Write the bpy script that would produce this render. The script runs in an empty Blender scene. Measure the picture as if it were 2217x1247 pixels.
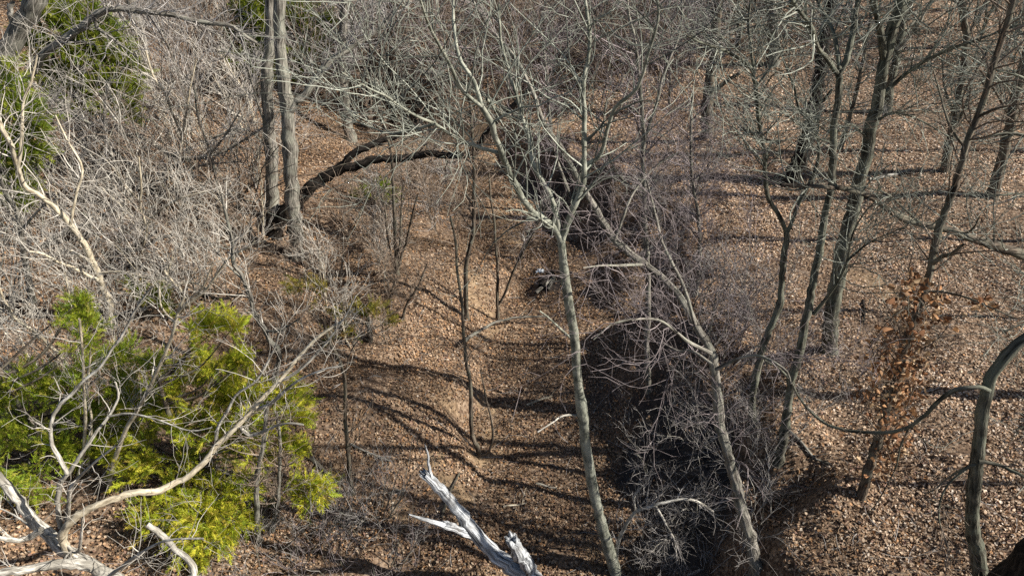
import bpy, math, random
import numpy as np
from mathutils import Vector

# ---------------------------------------------------------------- camera, world, sun, exposure
SC = bpy.context.scene
COL = SC.collection
CAM_H, PITCH, F = 13.0, math.radians(35.0), 1500.0
W0, H0 = 2217.0, 1247.0
cam_d = bpy.data.cameras.new('camera')
cam_d.sensor_width = 36.0
cam_d.lens = 36.0 * F / W0
cam_d.clip_end = 500.0
cam_d.clip_start = 0.05
cam = bpy.data.objects.new('camera', cam_d)
COL.objects.link(cam)
cam.location = (0, 0, CAM_H)
cam.rotation_euler = (math.pi / 2 - PITCH, 0, 0)
SC.camera = cam

SUN_EL = math.radians(37.0)
SUN_AZ = math.radians(-8.0)          # angle from +x (right of the picture) in the ground plane
sun_vec = Vector((math.cos(SUN_EL) * math.cos(SUN_AZ), math.cos(SUN_EL) * math.sin(SUN_AZ), math.sin(SUN_EL)))
world = bpy.data.worlds.new('World')
SC.world = world
world.use_nodes = True
wn = world.node_tree
wn.nodes.clear()
sky_n = wn.nodes.new('ShaderNodeTexSky')
sky_n.sky_type = 'NISHITA'
sky_n.sun_disc = False
sky_n.sun_elevation = SUN_EL
sky_n.sun_rotation = math.pi / 2 - SUN_AZ
bg = wn.nodes.new('ShaderNodeBackground')
bg.inputs['Strength'].default_value = 0.05
wo = wn.nodes.new('ShaderNodeOutputWorld')
wn.links.new(sky_n.outputs[0], bg.inputs[0])
wn.links.new(bg.outputs[0], wo.inputs[0])
sl = bpy.data.lights.new('sun', 'SUN')
sl.energy = 5.0
sl.angle = math.radians(0.53)
sl.color = (1.0, 0.94, 0.84)
so = bpy.data.objects.new('sun', sl)
COL.objects.link(so)
so.rotation_euler = sun_vec.to_track_quat('Z', 'Y').to_euler()
SC.view_settings.view_transform = 'Standard'
SC.view_settings.look = 'None'
SC.view_settings.exposure = 0.98
SC.view_settings.gamma = 1.0
SC.view_settings.use_curve_mapping = False
SC.render.filter_size = 1.1
SC.cycles.use_denoising = False
SC.cycles.max_bounces = 4
SC.cycles.diffuse_bounces = 2
SC.cycles.transmission_bounces = 2

RNG = np.random.default_rng(7)

# ---------------------------------------------------------------- picture <-> place
CP, SP = math.cos(PITCH), math.sin(PITCH)
def ray(px, py):
    u = (px - W0 / 2) / F
    v = (H0 / 2 - py) / F
    return np.array([u, CP + v * SP, -SP + v * CP])
def at(px, py, Y):
    r = ray(px, py)
    return np.array([0, 0, CAM_H]) + r * (Y / r[1])
def depth_of(p):
    return p[1] * CP + (CAM_H - p[2]) * SP
def smooth(a, b, x):
    t = np.clip((x - a) / (b - a), 0, 1)
    return t * t * (3 - 2 * t)
_tab = np.random.default_rng(3).random((256, 256))
def vnoise(x, y):
    xi = np.floor(x).astype(int); yi = np.floor(y).astype(int)
    fx = x - xi; fy = y - yi
    fx = fx * fx * (3 - 2 * fx); fy = fy * fy * (3 - 2 * fy)
    g = lambda a, b: _tab[a % 256, b % 256]
    return (g(xi, yi) * (1 - fx) * (1 - fy) + g(xi + 1, yi) * fx * (1 - fy)
            + g(xi, yi + 1) * (1 - fx) * fy + g(xi + 1, yi + 1) * fx * fy) - 0.5
XC_Y = [-10, 0, 8.7, 13, 19, 23, 26, 29, 32, 36, 45, 100]
XC_X = [3.5, 3.3, 3.0, 3.0, 2.8, 1.7, .4, -1.6, -4.6, -9, -20, -60]
def bank_d(x, y):
    return x - np.interp(y, XC_Y, XC_X) + .45 * np.sin(y * .55 + 1.2) + 1.3 * vnoise(x * .35 + 9, y * .45) + 0.8 * vnoise(x * .9, y * .9 + 5) + .25 * vnoise(x * 2.6, y * 2.6)
def hgt(x, y):
    x = np.asarray(x, float); y = np.asarray(y, float)
    d = bank_d(x, y)
    hr = np.interp(y, [0, 12, 15, 19, 23, 27, 33, 60], [2.6, 2.4, 1.9, 1.7, 2.1, 1.6, 1.0, 0.6])
    wd = 2.4 + 2.4 * vnoise(x * .15 + 70, y * .55)
    z = smooth(0.0, 1.0, d / wd) * hr + .9 * smooth(.05, .6, d / wd) * smooth(1.5, .8, d / wd) * vnoise(x * 1.3 + 5, y * 1.3)
    z = z + 0.055 * np.maximum(d - 2.3, 0)
    dl = -d
    z = z + smooth(3.0, 3.9, dl) * np.clip(.32 + 1.1 * vnoise(x * .3, y * .42 + 40), .02, .8)
    e = np.maximum(dl - 3.7, 0)
    z = z + 4.4 * (1 - np.exp(-e * 0.33 / 4.4))
    z = z + 0.11 * np.maximum(y - 28, 0) ** 1.05
    z = z + 0.5 * vnoise(x * .22, y * .22) + 0.22 * vnoise(x * .7 + 3, y * .7) + 0.08 * vnoise(x * 2.1, y * 2.1 + 7) + 0.04 * vnoise(x * 4.7, y * 4.7)
    return z
def ground(px, py):
    r = ray(px, py)
    Y = np.arange(4.0, 95.0, 0.04)
    t = Y / r[1]
    x = r[0] * t
    z = CAM_H + r[2] * t
    below = np.nonzero(z < hgt(x, Y))[0]
    k = below[0] if len(below) else len(Y) - 1
    return np.array([x[k], Y[k], float(hgt(x[k], Y[k]))])

# ---------------------------------------------------------------- materials
def newmat(name):
    m = bpy.data.materials.new(name)
    m.use_nodes = True
    nt = m.node_tree
    b = nt.nodes['Principled BSDF']
    b.inputs['Roughness'].default_value = 0.9
    b.inputs['Specular IOR Level'].default_value = 0.15
    return m, nt, b
def node(nt, t, **kw):
    n = nt.nodes.new(t)
    for k, v in kw.items():
        setattr(n, k, v)
    return n
def ramp(nt, stops):
    r = nt.nodes.new('ShaderNodeValToRGB')
    e = r.color_ramp.elements
    while len(e) < len(stops):
        e.new(0.5)
    for i, (p, c) in enumerate(stops):
        e[i].position = p
        e[i].color = (*c, 1)
    return r
def mixc(nt, fac, a, b, mode='MIX'):
    m = nt.nodes.new('ShaderNodeMix')
    m.data_type = 'RGBA'
    m.blend_type = mode
    for sock, v in ((m.inputs[0], fac), (m.inputs[6], a), (m.inputs[7], b)):
        if isinstance(v, (int, float)):
            sock.default_value = v
        elif isinstance(v, tuple):
            sock.default_value = (*v, 1)
        else:
            nt.links.new(v, sock)
    return m.outputs[2]
def bark(name, dark, mid, light, lichen=None, fine=22.0, stretch=0.12, bump=0.5, lich_amt=0.5):
    """bark on the unrolled tube coordinate stored in the point attribute 'bark'; 'tint' varies it from limb to limb"""
    m, nt, b = newmat(name)
    L = nt.links
    a = node(nt, 'ShaderNodeAttribute', attribute_name='bark')
    mp = node(nt, 'ShaderNodeMapping')
    mp.inputs['Scale'].default_value = (fine, fine, fine * stretch)
    L.new(a.outputs['Vector'], mp.inputs['Vector'])
    n1 = node(nt, 'ShaderNodeTexNoise')
    n1.inputs['Scale'].default_value = 1.0
    n1.inputs['Detail'].default_value = 4
    n1.inputs['Roughness'].default_value = 0.65
    L.new(mp.outputs[0], n1.inputs['Vector'])
    r = ramp(nt, [(0.36, dark), (0.5, mid), (0.64, light)])
    L.new(n1.outputs['Fac'], r.inputs[0])
    col = r.outputs[0]
    if lichen:
        n2 = node(nt, 'ShaderNodeTexNoise')
        n2.inputs['Scale'].default_value = 3.2
        n2.inputs['Detail'].default_value = 5
        g = node(nt, 'ShaderNodeNewGeometry')
        L.new(g.outputs['Position'], n2.inputs['Vector'])
        r2 = ramp(nt, [(0.46, (0, 0, 0)), (0.62, (lich_amt,) * 3)])
        L.new(n2.outputs['Fac'], r2.inputs[0])
        col = mixc(nt, r2.outputs[0], col, lichen)
    t = node(nt, 'ShaderNodeAttribute', attribute_name='tint')
    mr = node(nt, 'ShaderNodeMapRange')
    mr.inputs['From Min'].default_value = 0
    mr.inputs['From Max'].default_value = 1
    mr.inputs['To Min'].default_value = 0.4
    mr.inputs['To Max'].default_value = 1.42
    L.new(t.outputs['Fac'], mr.inputs['Value'])
    col = mixc(nt, 1.0, col, mr.outputs[0], 'MULTIPLY')
    L.new(col, b.inputs['Base Color'])
    bp = node(nt, 'ShaderNodeBump')
    bp.inputs['Strength'].default_value = bump
    bp.inputs['Distance'].default_value = 0.035
    L.new(n1.outputs['Fac'], bp.inputs['Height'])
    L.new(bp.outputs[0], b.inputs['Normal'])
    return m
M = {}
M['smooth'] = bark('grey_green_smooth_bark', (.07, .075, .06), (.17, .175, .14), (.29, .285, .235), (.36, .37, .31), fine=11, stretch=.5, bump=.4)
M['ridged'] = bark('grey_ridged_bark', (.03, .027, .022), (.15, .138, .118), (.31, .288, .248), (.24, .245, .20), fine=26, bump=1.0)
M['olive'] = bark('olive_grey_bark', (.018, .018, .014), (.075, .072, .056), (.17, .162, .128), (.20, .215, .165), fine=24, bump=1.0, lich_amt=.45)
M['brown'] = bark('brown_bark', (.02, .016, .012), (.075, .06, .046), (.16, .13, .10), (.17, .17, .13), fine=24, bump=.8)
M['black'] = bark('black_bark', (.006, .005, .004), (.016, .013, .011), (.045, .037, .03), None, fine=20, bump=.9)  # near-black bark tone shared by the darkest trunks and limbs
M['cream'] = bark('cream_bark', (.20, .165, .115), (.43, .37, .27), (.58, .52, .40), (.30, .275, .22), fine=18, stretch=.3, bump=.4)
M['white'] = bark('white_bark', (.10, .092, .08), (.34, .32, .28), (.58, .555, .50), (.21, .195, .165), fine=20, stretch=.22, bump=1.0, lich_amt=.8)
M['weathered'] = bark('weathered_bare_wood', (.035, .036, .038), (.30, .315, .335), (.66, .68, .70), (.14, .13, .12), fine=34, stretch=.035, bump=1.0, lich_amt=.5)
M['twig_grey'] = bark('grey_twigs', (.16, .147, .135), (.27, .25, .235), (.40, .38, .36))
M['twig_pale'] = bark('pale_twigs', (.25, .23, .20), (.40, .37, .325), (.54, .51, .455))
M['twig_purple'] = bark('purplish_twigs', (.13, .105, .105), (.22, .185, .185), (.34, .30, .30))
M['twig_brown'] = bark('brown_twigs', (.10, .077, .058), (.19, .148, .115), (.31, .255, .205))
M['twig_green'] = bark('greenish_twigs', (.13, .14, .115), (.24, .25, .21), (.36, .37, .32))

def attr_mat(name, attr, rough=0.85, trans=0.0, spec=0.2):
    m, nt, b = newmat(name)
    a = node(nt, 'ShaderNodeAttribute', attribute_name=attr)
    nt.links.new(a.outputs['Color'], b.inputs['Base Color'])
    b.inputs['Roughness'].default_value = rough
    b.inputs['Specular IOR Level'].default_value = spec
    if trans:
        tr = node(nt, 'ShaderNodeBsdfTranslucent')
        nt.links.new(a.outputs['Color'], tr.inputs[0])
        mx = node(nt, 'ShaderNodeMixShader')
        mx.inputs[0].default_value = trans
        nt.links.new(b.outputs[0], mx.inputs[1])
        nt.links.new(tr.outputs[0], mx.inputs[2])
        nt.links.new(mx.outputs[0], nt.nodes['Material Output'].inputs['Surface'])
    return m
M['leaf'] = attr_mat('dry_leaves', 'leafcol', .75, .18, .25)
M['needle'] = attr_mat('cedar_foliage', 'leafcol', .55, .42, .3)

def ground_mat():
    m, nt, b = newmat('forest_floor')
    L = nt.links
    g = node(nt, 'ShaderNodeNewGeometry')
    n1 = node(nt, 'ShaderNodeTexNoise')
    n1.inputs['Scale'].default_value = 14
    n1.inputs['Detail'].default_value = 6
    n1.inputs['Roughness'].default_value = .7
    L.new(g.outputs['Position'], n1.inputs['Vector'])
    r1 = ramp(nt, [(.3, (.018, .012, .009)), (.5, (.075, .048, .032)), (.66, (.20, .14, .095)), (.8, (.36, .28, .21))])
    L.new(n1.outputs['Fac'], r1.inputs[0])
    v = node(nt, 'ShaderNodeTexVoronoi')
    v.inputs['Scale'].default_value = 17
    L.new(g.outputs['Position'], v.inputs['Vector'])
    r2 = ramp(nt, [(0, (.04, .026, .018)), (.35, (.13, .085, .055)), (.7, (.26, .18, .12)), (1, (.42, .32, .23))])
    sx = node(nt, 'ShaderNodeSeparateColor')
    L.new(v.outputs['Color'], sx.inputs[0])
    L.new(sx.outputs[0], r2.inputs[0])
    c = mixc(nt, .55, r1.outputs[0], r2.outputs[0])
    n3 = node(nt, 'ShaderNodeTexNoise')
    n3.inputs['Scale'].default_value = 5
    n3.inputs['Detail'].default_value = 7
    L.new(g.outputs['Position'], n3.inputs['Vector'])
    r3 = ramp(nt, [(.3, (.19, .13, .075)), (.55, (.38, .27, .16)), (.75, (.50, .39, .25))])
    L.new(n3.outputs['Fac'], r3.inputs[0])
    a = node(nt, 'ShaderNodeAttribute', attribute_name='sand')
    c = mixc(nt, a.outputs['Fac'], c, r3.outputs[0])
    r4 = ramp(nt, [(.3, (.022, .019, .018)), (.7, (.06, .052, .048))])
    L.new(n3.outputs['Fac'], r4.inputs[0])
    a2 = node(nt, 'ShaderNodeAttribute', attribute_name='dark_bare')
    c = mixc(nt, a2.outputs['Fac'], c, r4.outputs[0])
    L.new(c, b.inputs['Base Color'])
    bp = node(nt, 'ShaderNodeBump')
    bp.inputs['Strength'].default_value = .8
    bp.inputs['Distance'].default_value = .05
    L.new(n1.outputs['Fac'], bp.inputs['Height'])
    L.new(bp.outputs[0], b.inputs['Normal'])
    return m
M['ground'] = ground_mat()

def plastic_mat():
    m, nt, b = newmat('white_plastic')
    b.inputs['Base Color'].default_value = (.80, .86, .92, 1)
    b.inputs['Roughness'].default_value = .4
    n = node(nt, 'ShaderNodeTexNoise')
    n.inputs['Scale'].default_value = 9
    r = ramp(nt, [(.35, (.45, .50, .55)), (.55, (.82, .88, .93))])
    nt.links.new(n.outputs['Fac'], r.inputs[0])
    nt.links.new(r.outputs[0], b.inputs['Base Color'])
    return m
M['plastic'] = plastic_mat()

# ---------------------------------------------------------------- mesh helpers
def link(name, me, mat, parent=None, loc=None):
    o = bpy.data.objects.new(name, me)
    COL.objects.link(o)
    if mat is not None:
        me.materials.append(mat)
    if parent is not None:
        o.parent = parent
    if loc is not None:
        o.location = loc
    return o
def empty(name, loc, label, cat, group=None):
    o = bpy.data.objects.new(name, None)
    COL.objects.link(o)
    o.empty_display_size = 0.2
    o.location = tuple(float(c) for c in loc)
    tag(o, label, cat, group)
    return o
def tag(o, label=None, cat=None, group=None, kind=None):
    if label: o['label'] = label
    if cat: o['category'] = cat
    if group: o['group'] = group
    if kind: o['kind'] = kind
    return o
def raw_mesh(name, verts, faces, smoothed=True):
    """verts (N,3), faces (M,k): one face size"""
    me = bpy.data.meshes.new(name)
    nf, k = faces.shape
    me.vertices.add(len(verts))
    me.vertices.foreach_set('co', np.ascontiguousarray(verts, np.float32).ravel())
    me.loops.add(nf * k)
    me.loops.foreach_set('vertex_index', np.ascontiguousarray(faces, np.int32).ravel())
    me.polygons.add(nf)
    me.polygons.foreach_set('loop_start', np.arange(0, nf * k, k, dtype=np.int32))
    me.update(calc_edges=True)
    if smoothed:
        me.polygons.foreach_set('use_smooth', np.ones(nf, bool))
    return me
def put_attr(me, name, typ, data):
    a = me.attributes.new(name, typ, 'POINT')
    key = {'FLOAT': 'value', 'FLOAT_VECTOR': 'vector', 'FLOAT_COLOR': 'color'}[typ]
    a.data.foreach_set(key, np.ascontiguousarray(data, np.float32).ravel())
def unit(v):
    return v / np.maximum(np.linalg.norm(v, axis=-1, keepdims=True), 1e-9)
def tubes(P, R, S, tint=None, ridge=0.0, rng=RNG, jag=0.0):
    """P (M,K,3), R (M,K): M tubes of K rings with S sides -> verts, quad faces, bark coordinate, tint"""
    Mn, K, _ = P.shape
    T = np.gradient(P, axis=1)
    T = unit(T)
    ref = np.zeros((Mn, 1, 3)); ref[:, :, 0] = 0.31; ref[:, :, 1] = 0.93; ref[:, :, 2] = 0.2
    mean = unit(T.mean(axis=1, keepdims=True))
    par = np.abs((mean * ref).sum(-1, keepdims=True)) > 0.85
    ref = np.where(par, np.array([[[0.9, -0.3, 0.3]]]), ref)
    if jag:
        T[:, -1] = T[:, -2] = T[:, -3]
    A = unit(np.cross(T, np.broadcast_to(ref, T.shape)))
    B = np.cross(T, A)
    th = np.arange(S) * 2 * np.pi / S
    ca, sa = np.cos(th), np.sin(th)
    rr = R[:, :, None] * np.ones((1, 1, S))
    if ridge:
        base = rng.normal(0, 1, (Mn, 1, S))
        wob = rng.normal(0, 1, (Mn, K, S))
        wob = (wob + np.roll(wob, 1, 1) + np.roll(wob, -1, 1)) / 3
        rr = rr * (1 + ridge * (0.6 * base + 0.8 * wob))
    V = P[:, :, None, :] + rr[..., None] * (A[:, :, None, :] * ca[None, None, :, None] + B[:, :, None, :] * sa[None, None, :, None])
    seg = np.linalg.norm(np.diff(P, axis=1), axis=-1)
    ln = np.concatenate([np.zeros((Mn, 1)), np.cumsum(seg, 1)], 1)
    if jag:
        T[:, -1] = T[:, -2] = T[:, -3]
        V[:, -2] += T[:, -3, None, :] * rng.uniform(-.3, 1, (Mn, S, 1)) * jag
    off = rng.uniform(0, 60, (Mn, 1, 1))
    bk = np.stack([rr * ca, rr * sa, np.broadcast_to(ln[:, :, None] + off, rr.shape)], -1)
    idx = np.arange(Mn * K * S).reshape(Mn, K, S)
    a = idx[:, :-1, :]; b = np.roll(a, -1, 2); d = idx[:, 1:, :]; c = np.roll(d, -1, 2)
    Fq = np.stack([a, b, c, d], -1).reshape(-1, 4)
    if tint is None:
        tint = rng.uniform(.25, .85, Mn)
    tv = np.broadcast_to(tint[:, None, None], rr.shape)
    return V.reshape(-1, 3), Fq, bk.reshape(-1, 3), tv.reshape(-1)
def tube_obj(name, batches, mat, parent, base):
    vs, fs, bs, ts, n = [], [], [], [], 0
    for v, f, bk, t in batches:
        vs.append(v); fs.append(f + n); bs.append(bk); ts.append(t); n += len(v)
    v = np.concatenate(vs) - np.asarray(base)[None, :]
    me = raw_mesh(name, v, np.concatenate(fs))
    put_attr(me, 'bark', 'FLOAT_VECTOR', np.concatenate(bs))
    put_attr(me, 'tint', 'FLOAT', np.concatenate(ts))
    return link(name, me, mat, parent)
def catmull(P, n):
    P = np.asarray(P, float)
    if len(P) < 3:
        t = np.linspace(0, 1, n)[:, None] * (len(P) - 1)
        return P[0] + (P[-1] - P[0]) * t
    Q = np.vstack([2 * P[0] - P[1], P, 2 * P[-1] - P[-2]])
    L = np.concatenate([[0], np.cumsum(np.linalg.norm(np.diff(P[:, :3], axis=0), axis=1))])
    s = np.interp(np.linspace(0, L[-1], n), L, np.arange(len(P)))
    k = np.minimum(s.astype(int), len(P) - 2)
    t = (s - k)[:, None]
    p0, p1, p2, p3 = Q[k], Q[k + 1], Q[k + 2], Q[k + 3]
    return 0.5 * (2 * p1 + (p2 - p0) * t + (2 * p0 - 5 * p1 + 4 * p2 - p3) * t ** 2 + (3 * p1 - p0 - 3 * p2 + p3) * t ** 3)
def resample(P, R, n):
    L = np.concatenate([[0], np.cumsum(np.linalg.norm(np.diff(P, axis=0), axis=1))])
    s = np.linspace(0, L[-1], n)
    return np.stack([np.interp(s, L, P[:, i]) for i in range(3)], 1), np.interp(s, L, R)
def spawn(P, R, n, length, ang, up=0.1, K=5, curv=0.18, tmin=0.15, tmax=1.0, rmin=0.006, rfac=0.55, rmax=0.03, rng=RNG, flat=None):
    """n child twigs growing off the polylines P (M,K0,3)"""
    Mn, K0, _ = P.shape
    ln = np.linalg.norm(np.diff(P, axis=1), axis=-1).sum(1)
    w = ln / ln.sum()
    i = rng.choice(Mn, n, p=w)
    t = (tmin + (tmax - tmin) * rng.random(n)) * (K0 - 1)
    k = np.minimum(t.astype(int), K0 - 2)
    f = (t - k)[:, None]
    p = P[i, k] * (1 - f) + P[i, k + 1] * f
    r = R[i, k] * (1 - f[:, 0]) + R[i, k + 1] * f[:, 0]
    tan = unit(P[i, k + 1] - P[i, k])
    perp = rng.normal(0, 1, (n, 3))
    if flat is not None:
        perp[:, 2] *= flat
    perp = unit(perp - (perp * tan).sum(-1, keepdims=True) * tan)
    a = np.radians(rng.normal(ang, ang * .3, n))[:, None]
    d = unit(tan * np.cos(a) + perp * np.sin(a) + np.array([0, 0, up]))
    L = length * rng.uniform(.35, 1.25, n)
    step = (L / (K - 1))[:, None]
    out = np.zeros((n, K, 3))
    out[:, 0] = p
    bend = rng.normal(0, curv, (n, 3))
    for q in range(1, K):
        out[:, q] = out[:, q - 1] + d * step
        d = unit(d + bend * .7 + rng.normal(0, curv, (n, 3)) + np.array([0, 0, up * .35]))
    r0 = np.clip(r * rfac, rmin, rmax)
    tip = np.maximum(r0 * .35, rmin * .55)
    s = np.linspace(0, 1, K)[None]
    rad = r0[:, None] * (1 - s) + tip[:, None] * s
    return out, rad

# ---------------------------------------------------------------- the lie of the land
PATCH_SAND = [(870, 325, 45, .7), (925, 305, 50, .75), (985, 285, 40, .6), (1160, 285, 45, .75), (1210, 275, 35, .6), (1030, 310, 30, .5), (1060, 360, 35, .7),
              (1090, 470, 40, .6), (1110, 515, 30, .6), (1020, 600, 25, .6), (1035, 650, 30, .7), (1045, 720, 16, .6), (1045, 870, 22, .9), (1052, 930, 26, .9),
              (1045, 985, 22, .8), (955, 1010, 26, .9), (960, 1060, 26, .8), (990, 1095, 24, .7), (865, 1125, 28, .7), (730, 1015, 22, .6),
              (1010, 1130, 20, .5), (1900, 630, 42, .55), (1870, 600, 36, .5), (1300, 1200, 30, .6), (1110, 420, 25, .4), (930, 350, 30, .6), (950, 860, 24, .5)]
PATCH_DARK = [(1460, 930, 70, 1), (1400, 1000, 60, 1), (1520, 960, 60, 1), (1560, 1060, 60, 1), (1480, 1060, 70, 1), (1500, 1180, 70, 1), (1310, 860, 50, .6),
              (1420, 880, 60, .9), (1220, 420, 50, .9), (1300, 470, 40, .8), (1160, 410, 40, .8), (1380, 640, 50, .6), (1440, 760, 60, .7), (1200, 620, 22, .9)]  # ground patches coloured nearly black and kept almost free of leaves
def patch_sum(x, y, plist):
    out = np.zeros_like(x)
    jx = x + 0.7 * vnoise(x * 1.7, y * 1.7) + .3 * vnoise(x * 5, y * 5)
    jy = y + 0.9 * vnoise(x * 1.7 + 30, y * 1.7) + .3 * vnoise(x * 5, y * 5 + 11)
    for px, py, rp, s in plist:
        s = s * (.75 if plist is PATCH_SAND else 1)
        c = ground(px, py)
        rad = rp * depth_of(c) / F
        ry = rad * 1.5
        out = np.maximum(out, s * smooth(1.25, .55, np.sqrt(((jx - c[0]) / rad) ** 2 + ((jy - c[1]) / ry) ** 2)))
    return out
def axis_steps(a, b, fa, fb, fine, coarse):
    s = list(np.arange(fa, fb, fine))
    lo = []
    v = fa - coarse
    while v > a:
        lo.append(v); v -= coarse
    hi = []
    v = fb
    while v < b:
        hi.append(v); v += coarse
    return np.array(lo[::-1] + s + hi)
gx = axis_steps(-70, 70, -14, 14, .165, 1.2)
gy = axis_steps(-8, 110, 4, 34, .175, .9)
GX, GY = np.meshgrid(gx, gy)
GZ = hgt(GX, GY)
gv = np.stack([GX, GY, GZ], -1).reshape(-1, 3)
ni, nj = GX.shape
ii = np.arange(ni * nj).reshape(ni, nj)
gf = np.stack([ii[:-1, :-1], ii[:-1, 1:], ii[1:, 1:], ii[1:, :-1]], -1).reshape(-1, 4)
gme = raw_mesh('ground', gv, gf)
put_attr(gme, 'sand', 'FLOAT', patch_sum(gv[:, 0], gv[:, 1], PATCH_SAND))
put_attr(gme, 'dark_bare', 'FLOAT', patch_sum(gv[:, 0], gv[:, 1], PATCH_DARK))
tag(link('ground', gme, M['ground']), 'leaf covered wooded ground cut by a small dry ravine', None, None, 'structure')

# fallen leaves: one folded six-cornered blade each, nobody could count them
def leaf_mesh(name, C, N, size, color, rng, curl=.35, aspect=.62):
    n = len(C)
    t = unit(np.cross(N, rng.normal(0, 1, (n, 3))))
    s = np.cross(N, t)
    L = size[:, None]; Wd = (size * rng.uniform(aspect * .7, aspect * 1.3, n))[:, None]
    cu = (size * rng.normal(0.15, curl, n))[:, None]
    fo = (size * rng.normal(0.1, curl * .8, n))[:, None]
    v = np.stack([C - t * L * .5 + N * cu * .5, C + t * L * .5 + N * cu * .6,
                  C + s * Wd * .5 - t * L * .2 + N * fo, C + s * Wd * .42 + t * L * .24 + N * fo * 1.1,
                  C - s * Wd * .5 - t * L * .2 + N * fo * .9, C - s * Wd * .42 + t * L * .24 + N * fo], 1)
    i = np.arange(n)[:, None] * 6
    f = np.concatenate([i + np.array([[0, 2, 3, 1]]), i + np.array([[0, 1, 5, 4]])], 0)
    me = raw_mesh(name, v.reshape(-1, 3), f, False)
    c = np.concatenate([color, np.ones((n, 1))], 1)
    put_attr(me, 'leafcol', 'FLOAT_COLOR', np.repeat(c, 6, 0))
    return me
def diamond_mesh(name, C, N, size, color, rng):
    n = len(C)
    t = unit(np.cross(N, rng.normal(0, 1, (n, 3))))
    s = np.cross(N, t)
    L = size[:, None] * .5; Wd = L * rng.uniform(.45, .9, (n, 1))
    fo = L * rng.normal(.2, .4, (n, 1)); k = rng.normal(0, .2, (n, 1)) * L
    v = np.stack([C - t * L, C + s * Wd + N * fo + t * k, C + t * L, C - s * Wd + N * fo * .8 + t * k], 1)
    i = np.arange(n)[:, None] * 4
    f = np.concatenate([i + np.array([[0, 1, 2]]), i + np.array([[0, 2, 3]])], 0)
    me = raw_mesh(name, v.reshape(-1, 3), f, False)
    put_attr(me, 'leafcol', 'FLOAT_COLOR', np.repeat(np.concatenate([color, np.ones((n, 1))], 1), 4, 0))
    return me
def litter():
    rng = np.random.default_rng(21)
    n = 2600000
    y = rng.uniform(4.2, 46, n)
    half = (y * CP + 11 * SP) * .74 * 1.1 + .4
    x = rng.uniform(-1, 1, n) * 38
    keep = (np.abs(x) < half)
    dens = np.interp(y, [4, 13, 20, 32, 46], [1, .9, .5, .2, .1])
    patchy = vnoise(x * .9 + 50, y * .9) + .6 * vnoise(x * 2.7, y * 2.7 + 9)
    keep &= rng.random(n) < dens * np.clip(.95 + 1.6 * patchy, .14, 1)
    left = smooth(-4.5, -7, bank_d(x, y)) * smooth(30, 20, y)      # under the thicket most of the floor is hidden
    keep &= rng.random(n) < 1 - .35 * left
    x, y = x[keep], y[keep]
    sand = patch_sum(x, y, PATCH_SAND); dark_bare = patch_sum(x, y, PATCH_DARK)
    e = .08
    sx = (hgt(x + e, y) - hgt(x - e, y)) / (2 * e)
    sy = (hgt(x, y + e) - hgt(x, y - e)) / (2 * e)
    steep = np.sqrt(sx ** 2 + sy ** 2)
    pk = (1 - .93 * sand) * (1 - .95 * dark_bare) * smooth(1.9, .8, steep)
    k = rng.random(len(x)) < pk
    x, y, sx, sy = x[k], y[k], sx[k], sy[k]
    n = len(x)
    N = unit(np.stack([-sx, -sy, np.ones(n)], 1) + rng.normal(0, .32, (n, 3)))
    size = rng.uniform(.032, .08, n) * np.interp(y, [4, 14, 30, 50], [.92, 1.05, 1.6, 2.3])
    C = np.stack([x, y, hgt(x, y) + rng.uniform(.004, .06, n)], 1)
    pal = np.array([[.47, .34, .225], [.37, .245, .15], [.29, .18, .10], [.21, .12, .066], [.09, .054, .036], [.50, .40, .30], [.36, .19, .085], [.25, .145, .10]])
    right = smooth(0, 6, bank_d(x, y))
    pl = np.array([.09, .18, .25, .20, .12, .02, .10, .04]); pr = np.array([.25, .25, .16, .09, .09, .10, .03, .03])
    cum = np.cumsum(pl[None] * (1 - right[:, None]) + pr[None] * right[:, None], 1)
    cum /= cum[:, -1:]
    ci = (rng.random(n)[:, None] > cum).sum(1).clip(0, 7)
    drift = 1 + .55 * vnoise(x * .55 + 17, y * .55) + .4 * vnoise(x * 1.6, y * 1.6 + 23)
    col = pal[ci] * rng.uniform(.7, 1.15, (n, 1)) * np.clip(drift, .55, 1.25)[:, None]
    grey = np.array([1.2, 1.2, 1.24])
    col = col * np.array([.99, 1.05, 1.13]) * (1 + (grey[None] - 1) * right[:, None])
    near = y < 9.6
    root = None
    for nm, sel, fn in (('leaf_litter', near, leaf_mesh), ('leaf_litter', ~near, diamond_mesh)):
        o = link(nm, fn(nm, C[sel], N[sel], size[sel], col[sel], rng), M['leaf'])
        tag(o, 'dry brown fallen leaves covering the ' + ('near' if root is None else 'farther') + ' forest floor', 'leaf litter', None, 'stuff')
        root = o
    return n
N_LEAF = litter()
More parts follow.
